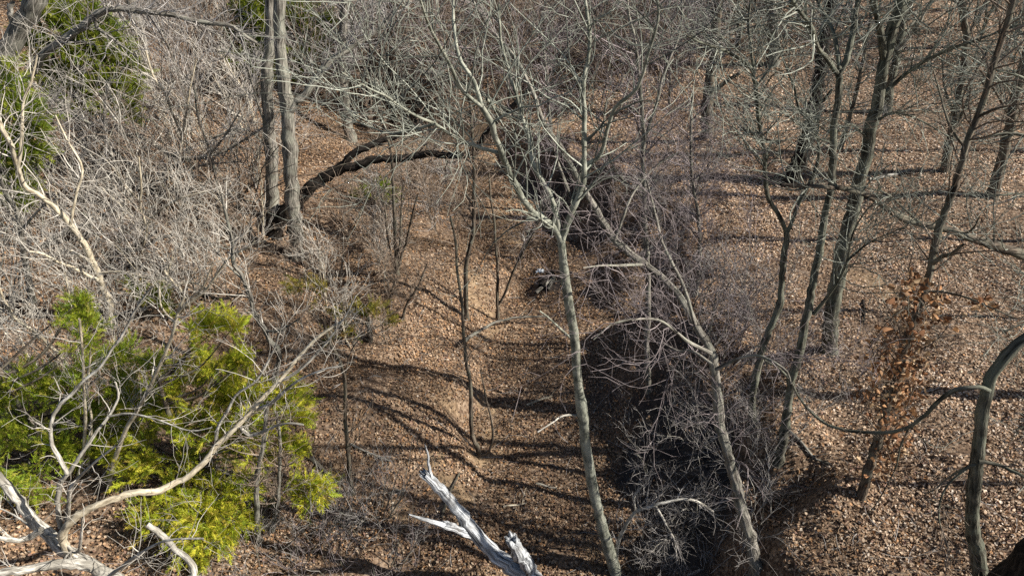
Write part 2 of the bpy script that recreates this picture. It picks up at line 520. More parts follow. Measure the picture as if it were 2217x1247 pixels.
def twig_litter():
    rng = np.random.default_rng(77)
    n = 2600
    y = 4.5 + 34 * rng.random(n) ** 1.4
    x = rng.uniform(-1, 1, n) * ((y * CP + 11 * SP) * .78)
    a = rng.uniform(0, 2 * np.pi, n); L = rng.uniform(.12, .75, n) ** 1.2
    t = np.linspace(-.5, .5, 4)
    bow = rng.normal(0, .12, n)[:, None] * (t ** 2)[None] * 4
    X = x[:, None] + (np.cos(a)[:, None] * t[None] - np.sin(a)[:, None] * bow) * L[:, None]
    Yy = y[:, None] + (np.sin(a)[:, None] * t[None] + np.cos(a)[:, None] * bow) * L[:, None]
    P = np.stack([X, Yy, hgt(X, Yy) + .045 + rng.uniform(0, .06, (n, 1)) * (t[None] + .5)], -1)
    R = (rng.uniform(.004, .011, n) * np.interp(y, [5, 15, 40], [.8, 1, 1.7]))[:, None] * np.linspace(1, .5, 4)[None]
    o = tube_obj('fallen_twigs', [tubes(P, R, 3, rng.uniform(0, 1, n), 0, rng)], M['twig_grey'], None, np.zeros(3))
    tag(o, 'small grey twigs strewn over the fallen leaves', 'twig litter', None, 'stuff')
twig_litter()

# ---------------------------------------------------------------- traced trees
def trace(pts, w0, w1, Y0, dY, n=None, wig=.0, rng=RNG):
    """picture points -> a limb standing in the place: Y runs from Y0 to Y0+dY along it, widths in picture pixels"""
    pts = np.asarray(pts, float)
    L = np.concatenate([[0], np.cumsum(np.linalg.norm(np.diff(pts, axis=0), axis=1))]); L /= L[-1]
    P = np.array([at(p[0], p[1], Y0 + dY * (3 * s * s - 2 * s ** 3 if abs(dY) > .01 else s)) for p, s in zip(pts, L)])
    n = n or max(8, int(len(pts) * (4.5 if w0 >= 12 else 3.2)))
    Q = catmull(P, n)
    s = np.linspace(0, 1, n)
    dep = Q[:, 1] * CP + (CAM_H - Q[:, 2]) * SP
    R = (w0 + (w1 - w0) * s) * dep / F / 2
    if w0 >= 12 and n > 12:
        kn = np.convolve(rng.normal(0, 1, n + 4), np.ones(5) / 5, 'valid')
        R = R * (1 + .09 * kn)
        for c in rng.uniform(.1, .95, 3):
            R = R * (1 + rng.uniform(.06, .2) * np.exp(-((s - c) / (.7 / n)) ** 2))
    if wig:
        Q[1:-1] += rng.normal(0, 1, (n - 2, 3)) * R[1:-1, None] * wig
    return Q, R
class Tree:
    def __init__(self, name, label, cat, base_px=None, Y=None, off=None, group=None, mat='ridged', twig='twig_grey', seed=0):
        self.rng = np.random.default_rng(seed + 100)
        if base_px is not None:
            g = ground(*base_px)
            self.Y = g[1] if Y is None else Y
            if Y is not None:
                p = at(base_px[0], base_px[1], Y)
                g = np.array([p[0], Y, float(hgt(p[0], Y))])
        self.base = g
        self.mat, self.twig = mat, twig
        self.root = empty(name, g, label, cat, group)
        self.paths = []
        self.batches = []
    def limb(self, name, pts, w0, w1, dY=0.0, y0=0.0, sides=9, ridge=.05, mat=None, twigs=True, foot=False, label=None, wig=.12, jag=0):
        Q, R = trace(pts, w0, w1, self.Y + y0, dY, wig=wig, rng=self.rng)
        if foot:                                   # run the foot down into the soil, flared
            g = self.base
            p0 = np.array([Q[0][0], Q[0][1], min(Q[0][2], float(hgt(Q[0][0], Q[0][1]))) - .25])
            Q = np.vstack([p0, Q]); R = np.concatenate([[R[0] * 1.9], R])
            R[1] *= 1.38
            if len(R) > 3: R[2] *= 1.1
        if jag:
            tv = unit(Q[-1] - Q[-2])
            Q = np.vstack([Q, Q[-1] - tv * R[-1] * .3]); R = np.concatenate([R, [R[-1] * .08]])
        o = tube_obj(name, [tubes(Q[None], R[None], sides, np.array([.55 + .2 * self.rng.random()]), ridge, self.rng, jag)], M[mat or self.mat], self.root, self.base)
        if label: o['label'] = label
        if twigs:
            self.paths.append(resample(Q, R, 14))
        return Q, R
    def twigs(self, n1, l1, n2=0, l2=.6, n3=0, l3=.3, ang=48, up=.12, tmin=.25, curv=.16, rmax=.018, rmin=.0052, flat=None):
        P = np.stack([p for p, r in self.paths]); R = np.stack([r for p, r in self.paths])
        rng = self.rng
        k_ = float(np.clip(self.Y / 15, .85, 2.0))
        rmin, rmax = rmin * k_, rmax * k_
        a, ra = spawn(P, R, n1, l1, ang, up, 7, curv, tmin, 1.0, rmin * 1.5, .5, rmax, rng, flat)
        self.batches.append(tubes(a, ra, 3, rng.uniform(.05, 1, n1), 0, rng))
        if n2:
            b, rb = spawn(a, ra, n2, l2, ang, up, 4, curv * 1.2, .2, 1, rmin, .6, rmax * .5, rng)
            self.batches.append(tubes(b, rb, 3, None, 0, rng))
            if n3:
                c, rc = spawn(b, rb, n3, l3, ang, up, 3, curv * 1.3, .2, 1, rmin * .8, .7, rmax * .35, rng)
                self.batches.append(tubes(c, rc, 3, None, 0, rng))
        return self
    def done(self):
        if self.batches:
            o = tube_obj('twigs', self.batches, M[self.twig], self.root, self.base)
            o['kind'] = 'stuff'
        return self.root

# centre: the tall smooth-barked forked tree
t = Tree('forked_tree', 'tall grey green smooth barked tree forking in a wide Y above the ravine', 'tree', (1333, 1240), mat='smooth', twig='twig_green', seed=1)
Q, R = t.limb('trunk', [(1335, 1247), (1310, 1160), (1285, 1060), (1268, 960), (1262, 900), (1250, 820), (1245, 740), (1232, 660), (1222, 590), (1214, 515)], 25, 18, sides=14, ridge=.03, foot=True, twigs=False, wig=.05)
t.limb('branch', [(1216, 525), (1195, 490), (1150, 455), (1118, 405), (1098, 360), (1078, 312), (1060, 260), (1043, 232)], 16, 12, -.8)
t.limb('branch', [(1043, 232), (1003, 199), (976, 145), (945, 88), (922, 40), (905, -20), (890, -70)], 9, 5, -1.0, -.8)
t.limb('branch', [(1045, 236), (1026, 178), (999, 135), (989, 101), (981, 34), (982, -30), (975, -90)], 10, 5, .6, -.8)
t.limb('branch', [(1053, 215), (1077, 240), (1095, 252), (1114, 256)], 7, 4, .8, -.8)
t.limb('branch', [(1079, 331), (1030, 317), (982, 296), (942, 269), (895, 249), (841, 212), (800, 192), (740, 158)], 9, 3.5, -1.5, -.6)
t.limb('branch', [(942, 269), (900, 280), (850, 290), (800, 275), (740, 250)], 6, 3, .8, -1.2)
t.limb('branch', [(1212, 515), (1206, 470), (1188, 418), (1154, 357), (1147, 303), (1131, 256), (1117, 202), (1104, 162), (1085, 90), (1080, 10)], 12, 5, 1.0)
t.limb('branch', [(1216, 525), (1226, 490), (1242, 450), (1256, 415), (1265, 380), (1264, 354), (1265, 269), (1264, 168), (1275, 118), (1275, 60), (1267, 0), (1262, -70)], 15, 6, .4)
t.limb('branch', [(1265, 360), (1300, 335), (1318, 270), (1335, 230), (1380, 190), (1405, 110), (1425, 40), (1420, -20)], 10, 5, -.7, .2)
t.limb('branch', [(1240, 735), (1211, 710), (1190, 690), (1168, 673)], 6, 3, -.5, twigs=False)
t.limb('branch', [(1254, 899), (1230, 898), (1211, 904), (1191, 918), (1164, 935)], 5, 3, -.6, twigs=False, mat='white')
t.limb('branch', [(1205, 500), (1160, 468), (1120, 455), (1095, 458)], 6, 3, -.8, twigs=False)
t.twigs(150, 1.4, 560, .75, 700, .38, up=.10, tmin=.1).done()

# the leaning tree that rises from the shaded bank and crosses behind it
t = Tree('leaning_tree', 'grey brown tree leaning left out of the shaded bank behind the forked tree', 'tree', (1635, 1240), mat='ridged', twig='twig_purple', seed=2)
t.limb('trunk', [(1640, 1247), (1625, 1170), (1600, 1080), (1580, 1000), (1560, 920), (1550, 820), (1540, 760), (1510, 710), (1470, 640), (1420, 590), (1370, 555), (1330, 520), (1300, 470), (1275, 430), (1252, 392), (1240, 365), (1208, 310)], 27, 13, 2.0, sides=12, foot=True, ridge=.07)
t.limb('branch', [(1208, 312), (1178, 269), (1154, 202), (1121, 135), (1080, 84), (1046, 40), (1010, -20)], 10, 5, .8, 2.0)
t.limb('branch', [(1400, 572), (1350, 575), (1300, 575), (1262, 580)], 8, 3, -1.2, 1.1)
t.limb('branch', [(1505, 705), (1480, 620), (1440, 540), (1420, 470), (1400, 390)], 8, 4, .6, .7)
t.limb('branch', [(1550, 800), (1590, 780), (1640, 770), (1700, 800), (1712, 830)], 9, 4, -.8, .3)
t.limb('branch', [(1540, 765), (1490, 740), (1440, 700), (1400, 690), (1330, 700), (1285, 735)], 9, 3, -1.0, .3)
t.limb('branch', [(1545, 790), (1500, 760), (1470, 760), (1430, 740)], 6, 3, .6, .3)
t.limb('branch', [(1330, 520), (1350, 470), (1370, 420), (1420, 360), (1470, 330)], 7, 3, .6, 1.4)
t.twigs(130, 1.4, 560, .75, 1000, .4, up=.08, tmin=.3, ang=50, rmax=.0095, rmin=.0042, curv=.2).done()

t = Tree('slender_tree', 'slender straight pale grey trunk rising from the shaded bank right of the forked tree', 'tree', (1405, 848), mat='ridged', twig='twig_purple', seed=3)
t.limb('trunk', [(1405, 850), (1400, 760), (1402, 690), (1403, 620), (1400, 540), (1395, 470), (1395, 420), (1390, 340), (1395, 300), (1390, 250), (1385, 180), (1375, 90), (1360, 30), (1355, -50)], 14, 6, foot=True)
t.limb('branch', [(1396, 300), (1420, 230), (1440, 150), (1470, 80), (1480, 0)], 7, 4, .6)
t.limb('branch', [(1395, 430), (1340, 380), (1310, 320), (1290, 250)], 6, 3, -.7)
t.twigs(80, 1.2, 330, .7, 420, .35, tmin=.35).done()

# right: the open slope
t = Tree('straight_tree', 'thickest straight grey trunk on the sunny right slope, crossed by an arching limb', 'tree', (1795, 762), mat='olive', twig='twig_green', seed=4)
t.limb('trunk', [(1795, 765), (1800, 680), (1815, 600), (1830, 520), (1850, 430), (1870, 350), (1885, 280), (1900, 220), (1910, 160), (1925, 90), (1945, 20), (1960, -60)], 31, 22, sides=14, foot=True, twigs=False)
t.limb('branch', [(1915, 130), (1905, 60), (1893, 10), (1885, -60)], 16, 11, -.8)
t.limb('branch', [(1942, 108), (1965, 84), (1985, 60), (1996, 40), (2010, 10)], 9, 5, -.5, mat='white')
t.limb('branch', [(1903, 215), (1940, 180), (1990, 140), (2050, 110), (2120, 85), (2217, 50)], 10, 4, -1.0)
t.limb('branch', [(1885, 275), (1930, 245), (1990, 260), (2060, 300)], 6, 3, -.8)
t.limb('branch', [(1880, 300), (1840, 270), (1800, 290), (1760, 260)], 6, 3, -.8)
t.twigs(110, 1.7, 400, .9, 420, .45, tmin=.15).done()

t = Tree('forked_tree', 'straight grey trunk left of the thickest trunk, fanning into three limbs near the top edge', 'tree', (1688, 992), mat='olive', twig='twig_green', seed=5)
t.limb('trunk', [(1686, 995), (1696, 945), (1703, 894), (1713, 827), (1735, 740), (1747, 680), (1760, 610), (1775, 540), (1790, 450), (1800, 400), (1803, 330), (1805, 280), (1813, 220), (1817, 180), (1815, 158)], 19, 14, 1.0, sides=12, foot=True, twigs=False)
t.limb('branch', [(1815, 162), (1790, 128), (1770, 101), (1757, 61), (1733, 27), (1713, 0), (1690, -40)], 11, 7, -.8, 1.0)
t.limb('branch', [(1815, 165), (1831, 135), (1844, 84), (1851, 34), (1858, 0), (1866, -60)], 13, 9, .5, 1.0)
t.limb('branch', [(1818, 150), (1807, 77), (1787, 37), (1770, 0), (1755, -50)], 10, 7, 1.0, 1.0)
t.limb('branch', [(1761, 680), (1794, 639), (1830, 578), (1847, 504), (1880, 450), (1893, 440)], 8, 3, -.8, .3)
t.limb('branch', [(1834, 565), (1874, 531), (1911, 511), (1955, 494)], 5, 2, -.5, -.3)
t.limb('branch', [(1804, 310), (1770, 300), (1730, 270), (1690, 240)], 5, 3, -.6, .9)
t.twigs(110, 1.6, 400, .85, 420, .4, tmin=.25).done()

t = Tree('crooked_tree', 'crooked thin dark trunk splitting into a narrow V beside the three limbed tree', 'tree', (1630, 918), mat='olive', twig='twig_green', seed=6)
t.limb('trunk', [(1629, 920), (1632, 850), (1640, 800), (1658, 735), (1679, 686), (1689, 652), (1692, 612), (1696, 561), (1703, 518), (1704, 500)], 16, 13, .6, foot=True, twigs=False)
t.limb('branch', [(1704, 505), (1692, 477), (1679, 454), (1660, 417), (1655, 337), (1649, 296), (1642, 253), (1638, 202), (1630, 152)], 10, 8, -.6, .6)
t.limb('branch', [(1630, 154), (1612, 135), (1571, 111), (1521, 94), (1487, 78)], 9, 4, -1.0, 0)
t.limb('branch', [(1631, 150), (1625, 101), (1620, 50), (1625, 0), (1620, -50)], 7, 4, .2, 0)
t.limb('branch', [(1705, 503), (1716, 477), (1726, 447), (1743, 417), (1763, 370), (1773, 337), (1770, 303), (1763, 283), (1746, 259), (1730, 236), (1719, 189), (1703, 148), (1686, 101), (1665, 77), (1620, 65)], 9, 4, .8, .6)
t.twigs(100, 1.3, 330, .8, 350, .4, tmin=.35).done()

t = Tree('oak_tree', 'leaning oak still holding clusters of rusty brown leaves on the lower right slope', 'tree', (1864, 1080), mat='brown', twig='twig_brown', seed=7)
Qo, Ro = t.limb('trunk', [(1862, 1085), (1876, 1029), (1888, 989), (1905, 938), (1922, 871), (1942, 820), (1962, 740), (1982, 679), (2002, 625), (2016, 572), (2029, 511), (2046, 460), (2066, 410), (2080, 364), (2093, 310), (2114, 256), (2134, 202), (2147, 152), (2171, 84), (2188, 20), (2205, -50)], 20, 12, .8, sides=12, foot=True)
t.limb('branch', [(2020, 570), (2040, 555), (2062, 548), (2085, 530)], 11, 6, -.5)
t.limb('branch', [(2000, 630), (2060, 635), (2120, 655), (2200, 690)], 6, 3, -1.0, .4)
t.limb('branch', [(1930, 850), (1900, 800), (1885, 740)], 4, 2, -.6, .2)
t.limb('branch', [(1905, 940), (1870, 900), (1840, 885)], 4, 2, -.6)
t.limb('branch', [(2090, 320), (2060, 280), (2040, 220), (2020, 150)], 7, 3, .6, .7)
t.limb('branch', [(2115, 255), (2160, 235), (2217, 225)], 7, 3, -.6, .7)
t.twigs(90, 1.1, 260, .7, 300, .4, tmin=.15)
def cling():
    rng = np.random.default_rng(5)
    C = []
    for (px, py, rp, n) in [(1990, 610, 22, 26), (1945, 800, 60, 60), (1930, 900, 50, 50), (1985, 680, 50, 36), (1975, 640, 30, 34), (2025, 650, 24, 20), (1955, 690, 26, 24), (2025, 680, 18, 16), (1945, 745, 34, 34), (1990, 730, 26, 26), (1910, 760, 26, 20),
                            (1960, 790, 34, 36), (1920, 800, 30, 30), (1985, 790, 24, 20), (1890, 775, 20, 14), (1930, 840, 40, 44), (1975, 835, 26, 24), (1960, 870, 26, 26), (1905, 880, 34, 30), (1945, 905, 30, 34), (1920, 930, 26, 24),
                            (1890, 985, 26, 22), (1935, 985, 24, 22), (1910, 1020, 22, 18), (1960, 960, 18, 14), (1870, 840, 26, 14), (2120, 660, 16, 12), (2145, 665, 12, 8), (1880, 1050, 14, 10)]:
        for q in range(int(n * 1.5)):
            a = rng.normal(0, .66, 2) * rp
            C.append(at(px + a[0], py + a[1], t.Y + .3 + rng.normal(-.1, .45)))
    C = np.array(C)
    C[:, 2] = np.maximum(C[:, 2], hgt(C[:, 0], C[:, 1]) + .1)
    n = len(C)
    pal = np.array([[.26, .13, .06], [.32, .18, .09], [.18, .085, .04], [.40, .28, .17]])
    me = leaf_mesh('clinging_leaves', C - t.base, unit(rng.normal(0, 1, (n, 3))), rng.uniform(.055, .12, n), pal[rng.integers(0, 4, n)] * 1.15 * rng.uniform(.6, 1.15, (n, 1)), rng, .5)
    o = link('clinging_leaves', me, M['leaf'], t.root)
    o['kind'] = 'stuff'
    o['label'] = 'rusty brown oak leaves'
cling()
t.done()

t = Tree('slanted_tree', 'bare dark trunk on the right slope nearest the right picture edge', 'tree', (2145, 428), mat='brown', twig='twig_green', seed=9)
t.limb('trunk', [(2145, 430), (2167, 354), (2184, 286), (2198, 219), (2217, 135), (2240, 50), (2260, -40)], 24, 16, foot=True)
t.limb('branch', [(2190, 260), (2170, 225), (2150, 190), (2120, 150)], 7, 3, -.6)
t.twigs(40, 1.4, 160, .8, 200, .4).done()
t = Tree('slanted_tree', 'bare dark trunk between the oak and the thickest trunk on the far slope', 'tree', (2044, 372), mat='brown', twig='twig_green', seed=10)
t.limb('trunk', [(2044, 373), (2056, 303), (2070, 236), (2083, 168), (2093, 84), (2085, 30), (2080, -40)], 18, 12, foot=True)
t.limb('branch', [(2060, 290), (2090, 230), (2110, 160), (2150, 90)], 9, 4, -.4)
t.limb('branch', [(2065, 245), (2045, 190), (2040, 130)], 6, 3, .4)
t.twigs(50, 1.4, 190, .8, 240, .4).done()
t = Tree('slanted_tree', 'thick dark leaning trunk standing upslope and left of the thickest trunk', 'tree', (1712, 398), mat='black', twig='twig_grey', seed=11)
t.limb('trunk', [(1709, 402), (1733, 337), (1757, 269), (1767, 202), (1773, 152), (1780, 118), (1790, 50), (1800, -30)], 36, 20, foot=True, sides=12)
t.limb('branch', [(1764, 230), (1785, 215), (1800, 195)], 10, 6, -.4)
t.twigs(40, 1.5, 160, .9, 200, .4, tmin=.4).done()
t = Tree('ridged_tree', 'dark ridged trunk with a broken side limb on the far middle slope', 'tree', (1531, 300), mat='brown', twig='twig_grey', seed=12)
t.limb('trunk', [(1530, 304), (1531, 219), (1544, 135), (1548, 84), (1554, 0), (1560, -60)], 25, 17, foot=True, sides=12)
t.limb('branch', [(1545, 203), (1560, 186), (1580, 172), (1602, 158)], 12, 7, -.4, twigs=False, jag=.15)
t.twigs(60, 1.6, 220, .9, 260, .5, tmin=.45).done()
t = Tree('ridged_tree', 'short thick grey trunk rooted highest on the slope near the top edge', 'tree', (1672, 142), mat='ridged', twig='twig_grey', seed=13)
t.limb('trunk', [(1672, 144), (1675, 67), (1672, 27), (1668, -40)], 25, 19, foot=True)
t.limb('branch', [(1674, 60), (1690, 20), (1700, -30)], 10, 7, .4)
t.twigs(60, 1.8, 220, 1.0, 240, .5, tmin=.3).done()
t = Tree('straight_tree', 'grey trunk seen directly behind the thickest trunk', 'tree', (1918, 245), mat='olive', twig='twig_green', seed=14)
t.limb('trunk', [(1917, 247), (1935, 150), (1950, 80), (1962, 0), (1972, -50)], 17, 11, foot=True)
t.twigs(50, 1.5, 190, .9, 220, .5).done()
t = Tree('sapling', 'thin dark leaning sapling between the three limbed tree and the thickest trunk', 'tree', (1817, 325), mat='brown', twig='twig_green', seed=15)
t.limb('trunk', [(1817, 325), (1841, 253), (1858, 185), (1871, 118), (1881, 67), (1890, 0), (1895, -50)], 10, 6, foot=True)
t.twigs(40, 1.0, 140, .6, 160, .35).done()

# near the right edge
t = Tree('bowed_tree', 'nearest right hand trunk with furrowed green grey bark bowing off the right edge', 'tree', (2135, 1290), mat='olive', twig='twig_brown', seed=16)
t.limb('trunk', [(2140, 1290), (2124, 1247), (2117, 1197), (2107, 1147), (2107, 1080), (2114, 1016), (2120, 962), (2127, 894), (2138, 847), (2145, 815), (2161, 794), (2188, 760), (2217, 735), (2270, 700), (2330, 640), (2360, 540)], 33, 20, .3, sides=18, ridge=.05, foot=True, twigs=False, wig=.05)
t.limb('branch', [(2142, 846), (2122, 838), (2095, 838), (2063, 847), (2033, 867), (1999, 901), (1965, 925), (1928, 935), (1881, 936), (1831, 931), (1790, 918), (1763, 898), (1740, 874), (1723, 847), (1713, 827), (1690, 800), (1655, 780)], 10, 4, 1.5, .1, twigs=False, label='long thin limb sagging like a rope')
t.limb('branch', [(2119, 999), (2161, 1006), (2217, 1032), (2260, 1060)], 9, 5, -.4)
t.limb('branch', [(2112, 1006), (2097, 1009), (2050, 1036), (2023, 1060), (2000, 1068)], 6, 2, .3)
t.limb('branch', [(2100, 1010), (2060, 1040), (2038, 1076), (2033, 1123), (2046, 1164), (2056, 1195)], 5, 2, -.3)
t.limb('branch', [(1970, 920), (1950, 965), (1940, 1010), (1915, 1060), (1890, 1100), (1870, 1120)], 4, 2, .2, .8, twigs=False)
t.twigs(26, .7, 70, .4, up=.0).done()
t = Tree('leaning_tree', 'dark thick trunk cutting the bottom right corner', 'tree', (2100, 1345), mat='black', twig='twig_brown', seed=17)  # a dark brown trunk; its shade is put into the black bark colour
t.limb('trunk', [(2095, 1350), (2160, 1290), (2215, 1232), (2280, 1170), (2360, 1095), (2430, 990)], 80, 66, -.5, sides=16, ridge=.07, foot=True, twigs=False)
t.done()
t = Tree('arching_tree', 'dark limb with a wart covered bend arching in from the right edge across the slope', 'tree', (2380, 860), mat='olive', twig='twig_green', seed=18)
t.limb('trunk', [(2380, 860), (2375, 760), (2360, 660), (2365, 540), (2370, 400), (2380, 260), (2390, 120), (2400, -20)], 30, 20, 0, sides=12, foot=True)
t.limb('branch', [(2362, 640), (2300, 590), (2217, 553), (2160, 535), (2100, 515), (2050, 497), (1990, 485), (1940, 465), (1890, 430), (1850, 415), (1800, 405), (1740, 403), (1690, 400)], 25, 8, -1.2, mat='brown', ridge=.10, sides=12)
t.limb('branch', [(2000, 487), (1960, 455), (1920, 420), (1880, 408), (1840, 402)], 5, 3, .3, -1.0)
t.limb('branch', [(2052, 497), (2090, 505), (2110, 490), (2120, 470)], 6, 3, -.3, -.9)
t.limb('branch', [(2368, 420), (2280, 330), (2200, 290), (2120, 300)], 14, 4, .5)
t.limb('branch', [(2372, 330), (2280, 220), (2217, 170), (2150, 150)], 14, 4, -.6)
t.twigs(60, 1.2, 180, .7, 180, .35, tmin=.3).done()

for k, (bx, by, label, limbs) in enumerate([
        (2300, 520, 'bare tree beyond the right edge whose twiggy limbs reach in below the top right corner', [[(2312, 300), (2260, 230), (2200, 190), (2140, 170)], [(2318, 200), (2260, 120), (2190, 100)]]),
        (2330, 700, 'bare tree beyond the right edge whose thin limbs reach in beside the leafy oak', [[(2345, 500), (2280, 440), (2210, 420), (2150, 425)], [(2340, 560), (2270, 600), (2200, 590)]]),
        (2420, 1060, 'bare tree beyond the right edge whose thin limbs reach in above the bowed trunk', [[(2440, 800), (2330, 720), (2230, 700), (2170, 720)], [(2435, 860), (2300, 890), (2200, 930)]]),
        (2270, 330, 'bare tree beyond the right edge whose limbs reach in nearest the top right corner', [[(2285, 150), (2230, 90), (2180, 40)], [(2282, 180), (2230, 160), (2170, 150)]])]):
    t = Tree('edge_tree', label, 'tree', (bx, by), mat='olive', twig='twig_green', seed=60 + k)
    t.limb('trunk', [(bx, by), (bx + 12, by - 180), (bx + 22, by - 360), (bx + 40, by - 560), (bx + 50, by - 760)], 15, 7, foot=True)
    for q in limbs:
        t.limb('branch', q, 10, 3, -.3)
    t.twigs(60, 1.5, 200, .9, 200, .45, tmin=.35).done()

# the dead snag at the bottom
t = Tree('dead_snag', 'bleached broken dead snag with jagged splintered tips at the bottom edge', 'snag', (1215, 1330), Y=7.2, mat='weathered', seed=20)
t.limb('trunk', [(1225, 1420), (1205, 1330), (1165, 1262), (1137, 1241), (1104, 1224), (1063, 1191), (1033, 1157), (1009, 1130), (976, 1083), (942, 1046), (920, 1026)], 46, 20, .6, sides=22, ridge=.09, foot=True, twigs=False, jag=.12)
t.limb('broken_spike', [(938, 1040), (932, 1022), (927, 1000), (927, 985), (920, 962)], 10, 2, .15, .6, sides=8, ridge=.12, twigs=False)
t.limb('branch', [(1030, 1162), (996, 1147), (956, 1135), (915, 1123), (885, 1113)], 22, 4, -.5, .45, sides=12, ridge=.10, twigs=False)
t.limb('broken_stub', [(1160, 1255), (1144, 1231), (1127, 1198), (1108, 1166)], 31, 26, -.35, .3, sides=20, ridge=.10, twigs=False, jag=.16)
t.limb('broken_stub', [(985, 1140), (970, 1132), (962, 1130)], 13, 5, -.1, .35, sides=10, ridge=.15, twigs=False, jag=.08)
t.done()

# lower left: the sprawling white-barked tree
t = Tree('white_tree', 'sprawling white barked tree low in the left corner with one long curved limb', 'tree', (270, 1290), Y=6.1, mat='white', twig='twig_pale', seed=21)
t.limb('trunk', [(330, 1420), (285, 1290), (236, 1247), (189, 1221), (145, 1194), (111, 1164), (67, 1120), (34, 1076), (0, 1036), (-60, 980)], 40, 17, .6, sides=14, foot=True, twigs=False)
t.limb('branch', [(200, 1226), (152, 1219), (84, 1228), (30, 1236), (-40, 1245)], 22, 15, -.4, .1, sides=10)
t.limb('branch', [(150, 1200), (135, 1160), (155, 1127), (178, 1110), (229, 1086), (283, 1069), (337, 1063), (381, 1046), (418, 1022), (448, 992), (468, 965), (495, 941), (525, 911), (552, 881), (573, 857), (606, 824), (640, 780), (674, 743), (707, 716), (740, 696), (768, 668)], 19, 5, 1.8, .2, sides=12, mat='cream', label='long pale limb curving up to the right')
t.limb('branch', [(468, 966), (472, 925), (492, 891), (512, 854), (552, 827), (572, 797), (593, 757), (612, 700)], 8, 3, .3, 1.25)
t.limb('branch', [(519, 925), (539, 941), (566, 936), (600, 921), (630, 916), (657, 919)], 8, 4, -.3, 1.4, twigs=False)
t.limb('branch', [(552, 886), (586, 874), (616, 847), (650, 822), (700, 800), (740, 792)], 9, 3, -.3, 1.55)
t.limb('branch', [(605, 826), (650, 800), (700, 750), (745, 690), (770, 640)], 7, 3, .3, 1.7)
t.limb('branch', [(131, 1140), (125, 1090), (131, 1042), (145, 1026), (125, 985), (111, 955), (111, 915), (128, 877), (152, 857), (182, 824), (215, 797), (242, 757), (266, 723), (296, 666), (330, 620)], 11, 4, .8, .3)
t.limb('branch', [(140, 1165), (148, 1103), (152, 1059), (178, 1026), (215, 992), (250, 965)], 11, 4, -.4, .3)
t.limb('branch', [(145, 1028), (182, 975), (209, 935), (236, 901), (256, 861), (250, 827)], 9, 4, .6, .6)
t.limb('branch', [(236, 901), (280, 895), (340, 908), (410, 932), (460, 925)], 5, 2, -.4, .9)
t.limb('branch', [(145, 1180), (168, 1195), (176, 1160), (178, 1120)], 8, 4, -.3, .2)
t.limb('branch', [(330, 1290), (420, 1240), (372, 1180), (340, 1150), (318, 1135)], 16, 12, .6, 0, twigs=False)
t.limb('branch', [(236, 1247), (300, 1200), (360, 1170), (440, 1165)], 9, 4, -.3, 0)
t.limb('branch', [(90, 1145), (60, 1165), (20, 1168), (-30, 1155)], 14, 8, -.3, .2)
t.limb('branch', [(125, 1160), (80, 1150), (40, 1120), (0, 1100)], 7, 3, .5, .3)
t.twigs(110, .75, 300, .42, 300, .25, tmin=.3, rmax=.011, rmin=.0036).done()

t = Tree('cream_tree', 'cream barked small tree with a candelabra fork in the left thicket', 'tree', (232, 702), mat='cream', twig='twig_pale', seed=22)
t.limb('trunk', [(232, 705), (236, 659), (219, 619), (212, 595), (195, 555), (175, 518), (152, 487), (118, 450), (84, 423), (55, 406), (34, 350), (24, 313), (0, 270), (-20, 200)], 17, 8, -1.0, foot=True)
t.limb('branch', [(213, 607), (162, 582), (121, 565), (88, 548), (64, 545)], 8, 4, -.6, -.2)
t.limb('branch', [(216, 592), (263, 589), (327, 604), (360, 610)], 6, 3, -.6, -.3)
t.limb('branch', [(202, 572), (175, 555), (148, 541), (131, 541)], 6, 3, .4, -.4)
t.limb('branch', [(38, 362), (44, 337), (47, 286), (51, 219), (67, 179), (80, 120)], 8, 4, .4, -.8)
t.limb('branch', [(152, 487), (165, 420), (178, 364), (145, 303), (120, 250)], 7, 3, .5, -.6)
t.twigs(70, 1.1, 260, .7, 320, .35, tmin=.3).done()
t = Tree('cream_sapling', 'cream barked slanted sapling between the cedar boughs and the white tree', 'tree', (240, 1062), mat='cream', twig='twig_pale', seed=23)
t.limb('trunk', [(239, 1065), (242, 1016), (266, 945), (290, 901), (313, 861), (330, 827), (354, 774), (374, 723), (384, 679), (400, 640)], 11, 6, foot=True)
t.limb('branch', [(380, 700), (350, 665), (345, 620)], 5, 3, .3)
t.limb('branch', [(384, 680), (410, 650), (440, 620), (460, 570)], 5, 3, -.3)
t.twigs(30, .8, 90, .5, 100, .3, tmin=.4).done()
t = Tree('cream_sapling', 'pair of thin straight yellowish stems behind the white tree', 'tree', (172, 1032), mat='cream', twig='twig_pale', seed=24)
t.limb('trunk', [(170, 1034), (182, 972), (185, 911), (183, 861), (180, 780), (172, 690)], 8, 5, foot=True)
t.limb('trunk', [(190, 1034), (194, 972), (198, 900), (190, 861), (196, 760)], 6, 4, .2, .1)
t.twigs(20, .7, 60, .5, tmin=.4).done()
t = Tree('curved_tree', 'small grey S curved tree between the cedar and the dark leaning tree', 'tree', (590, 828), mat='ridged', twig='twig_pale', seed=25)
t.limb('trunk', [(588, 830), (600, 797), (604, 760), (586, 740), (573, 713), (552, 683), (542, 646), (525, 599), (505, 570), (502, 521), (490, 470), (480, 420)], 13, 6, foot=True)
t.limb('branch', [(575, 716), (606, 716), (633, 700), (648, 690)], 7, 3, -.5)
t.limb('branch', [(530, 610), (480, 560), (450, 520)], 5, 3, .4)
t.twigs(45, 1.0, 150, .6, 180, .35, tmin=.35).done()

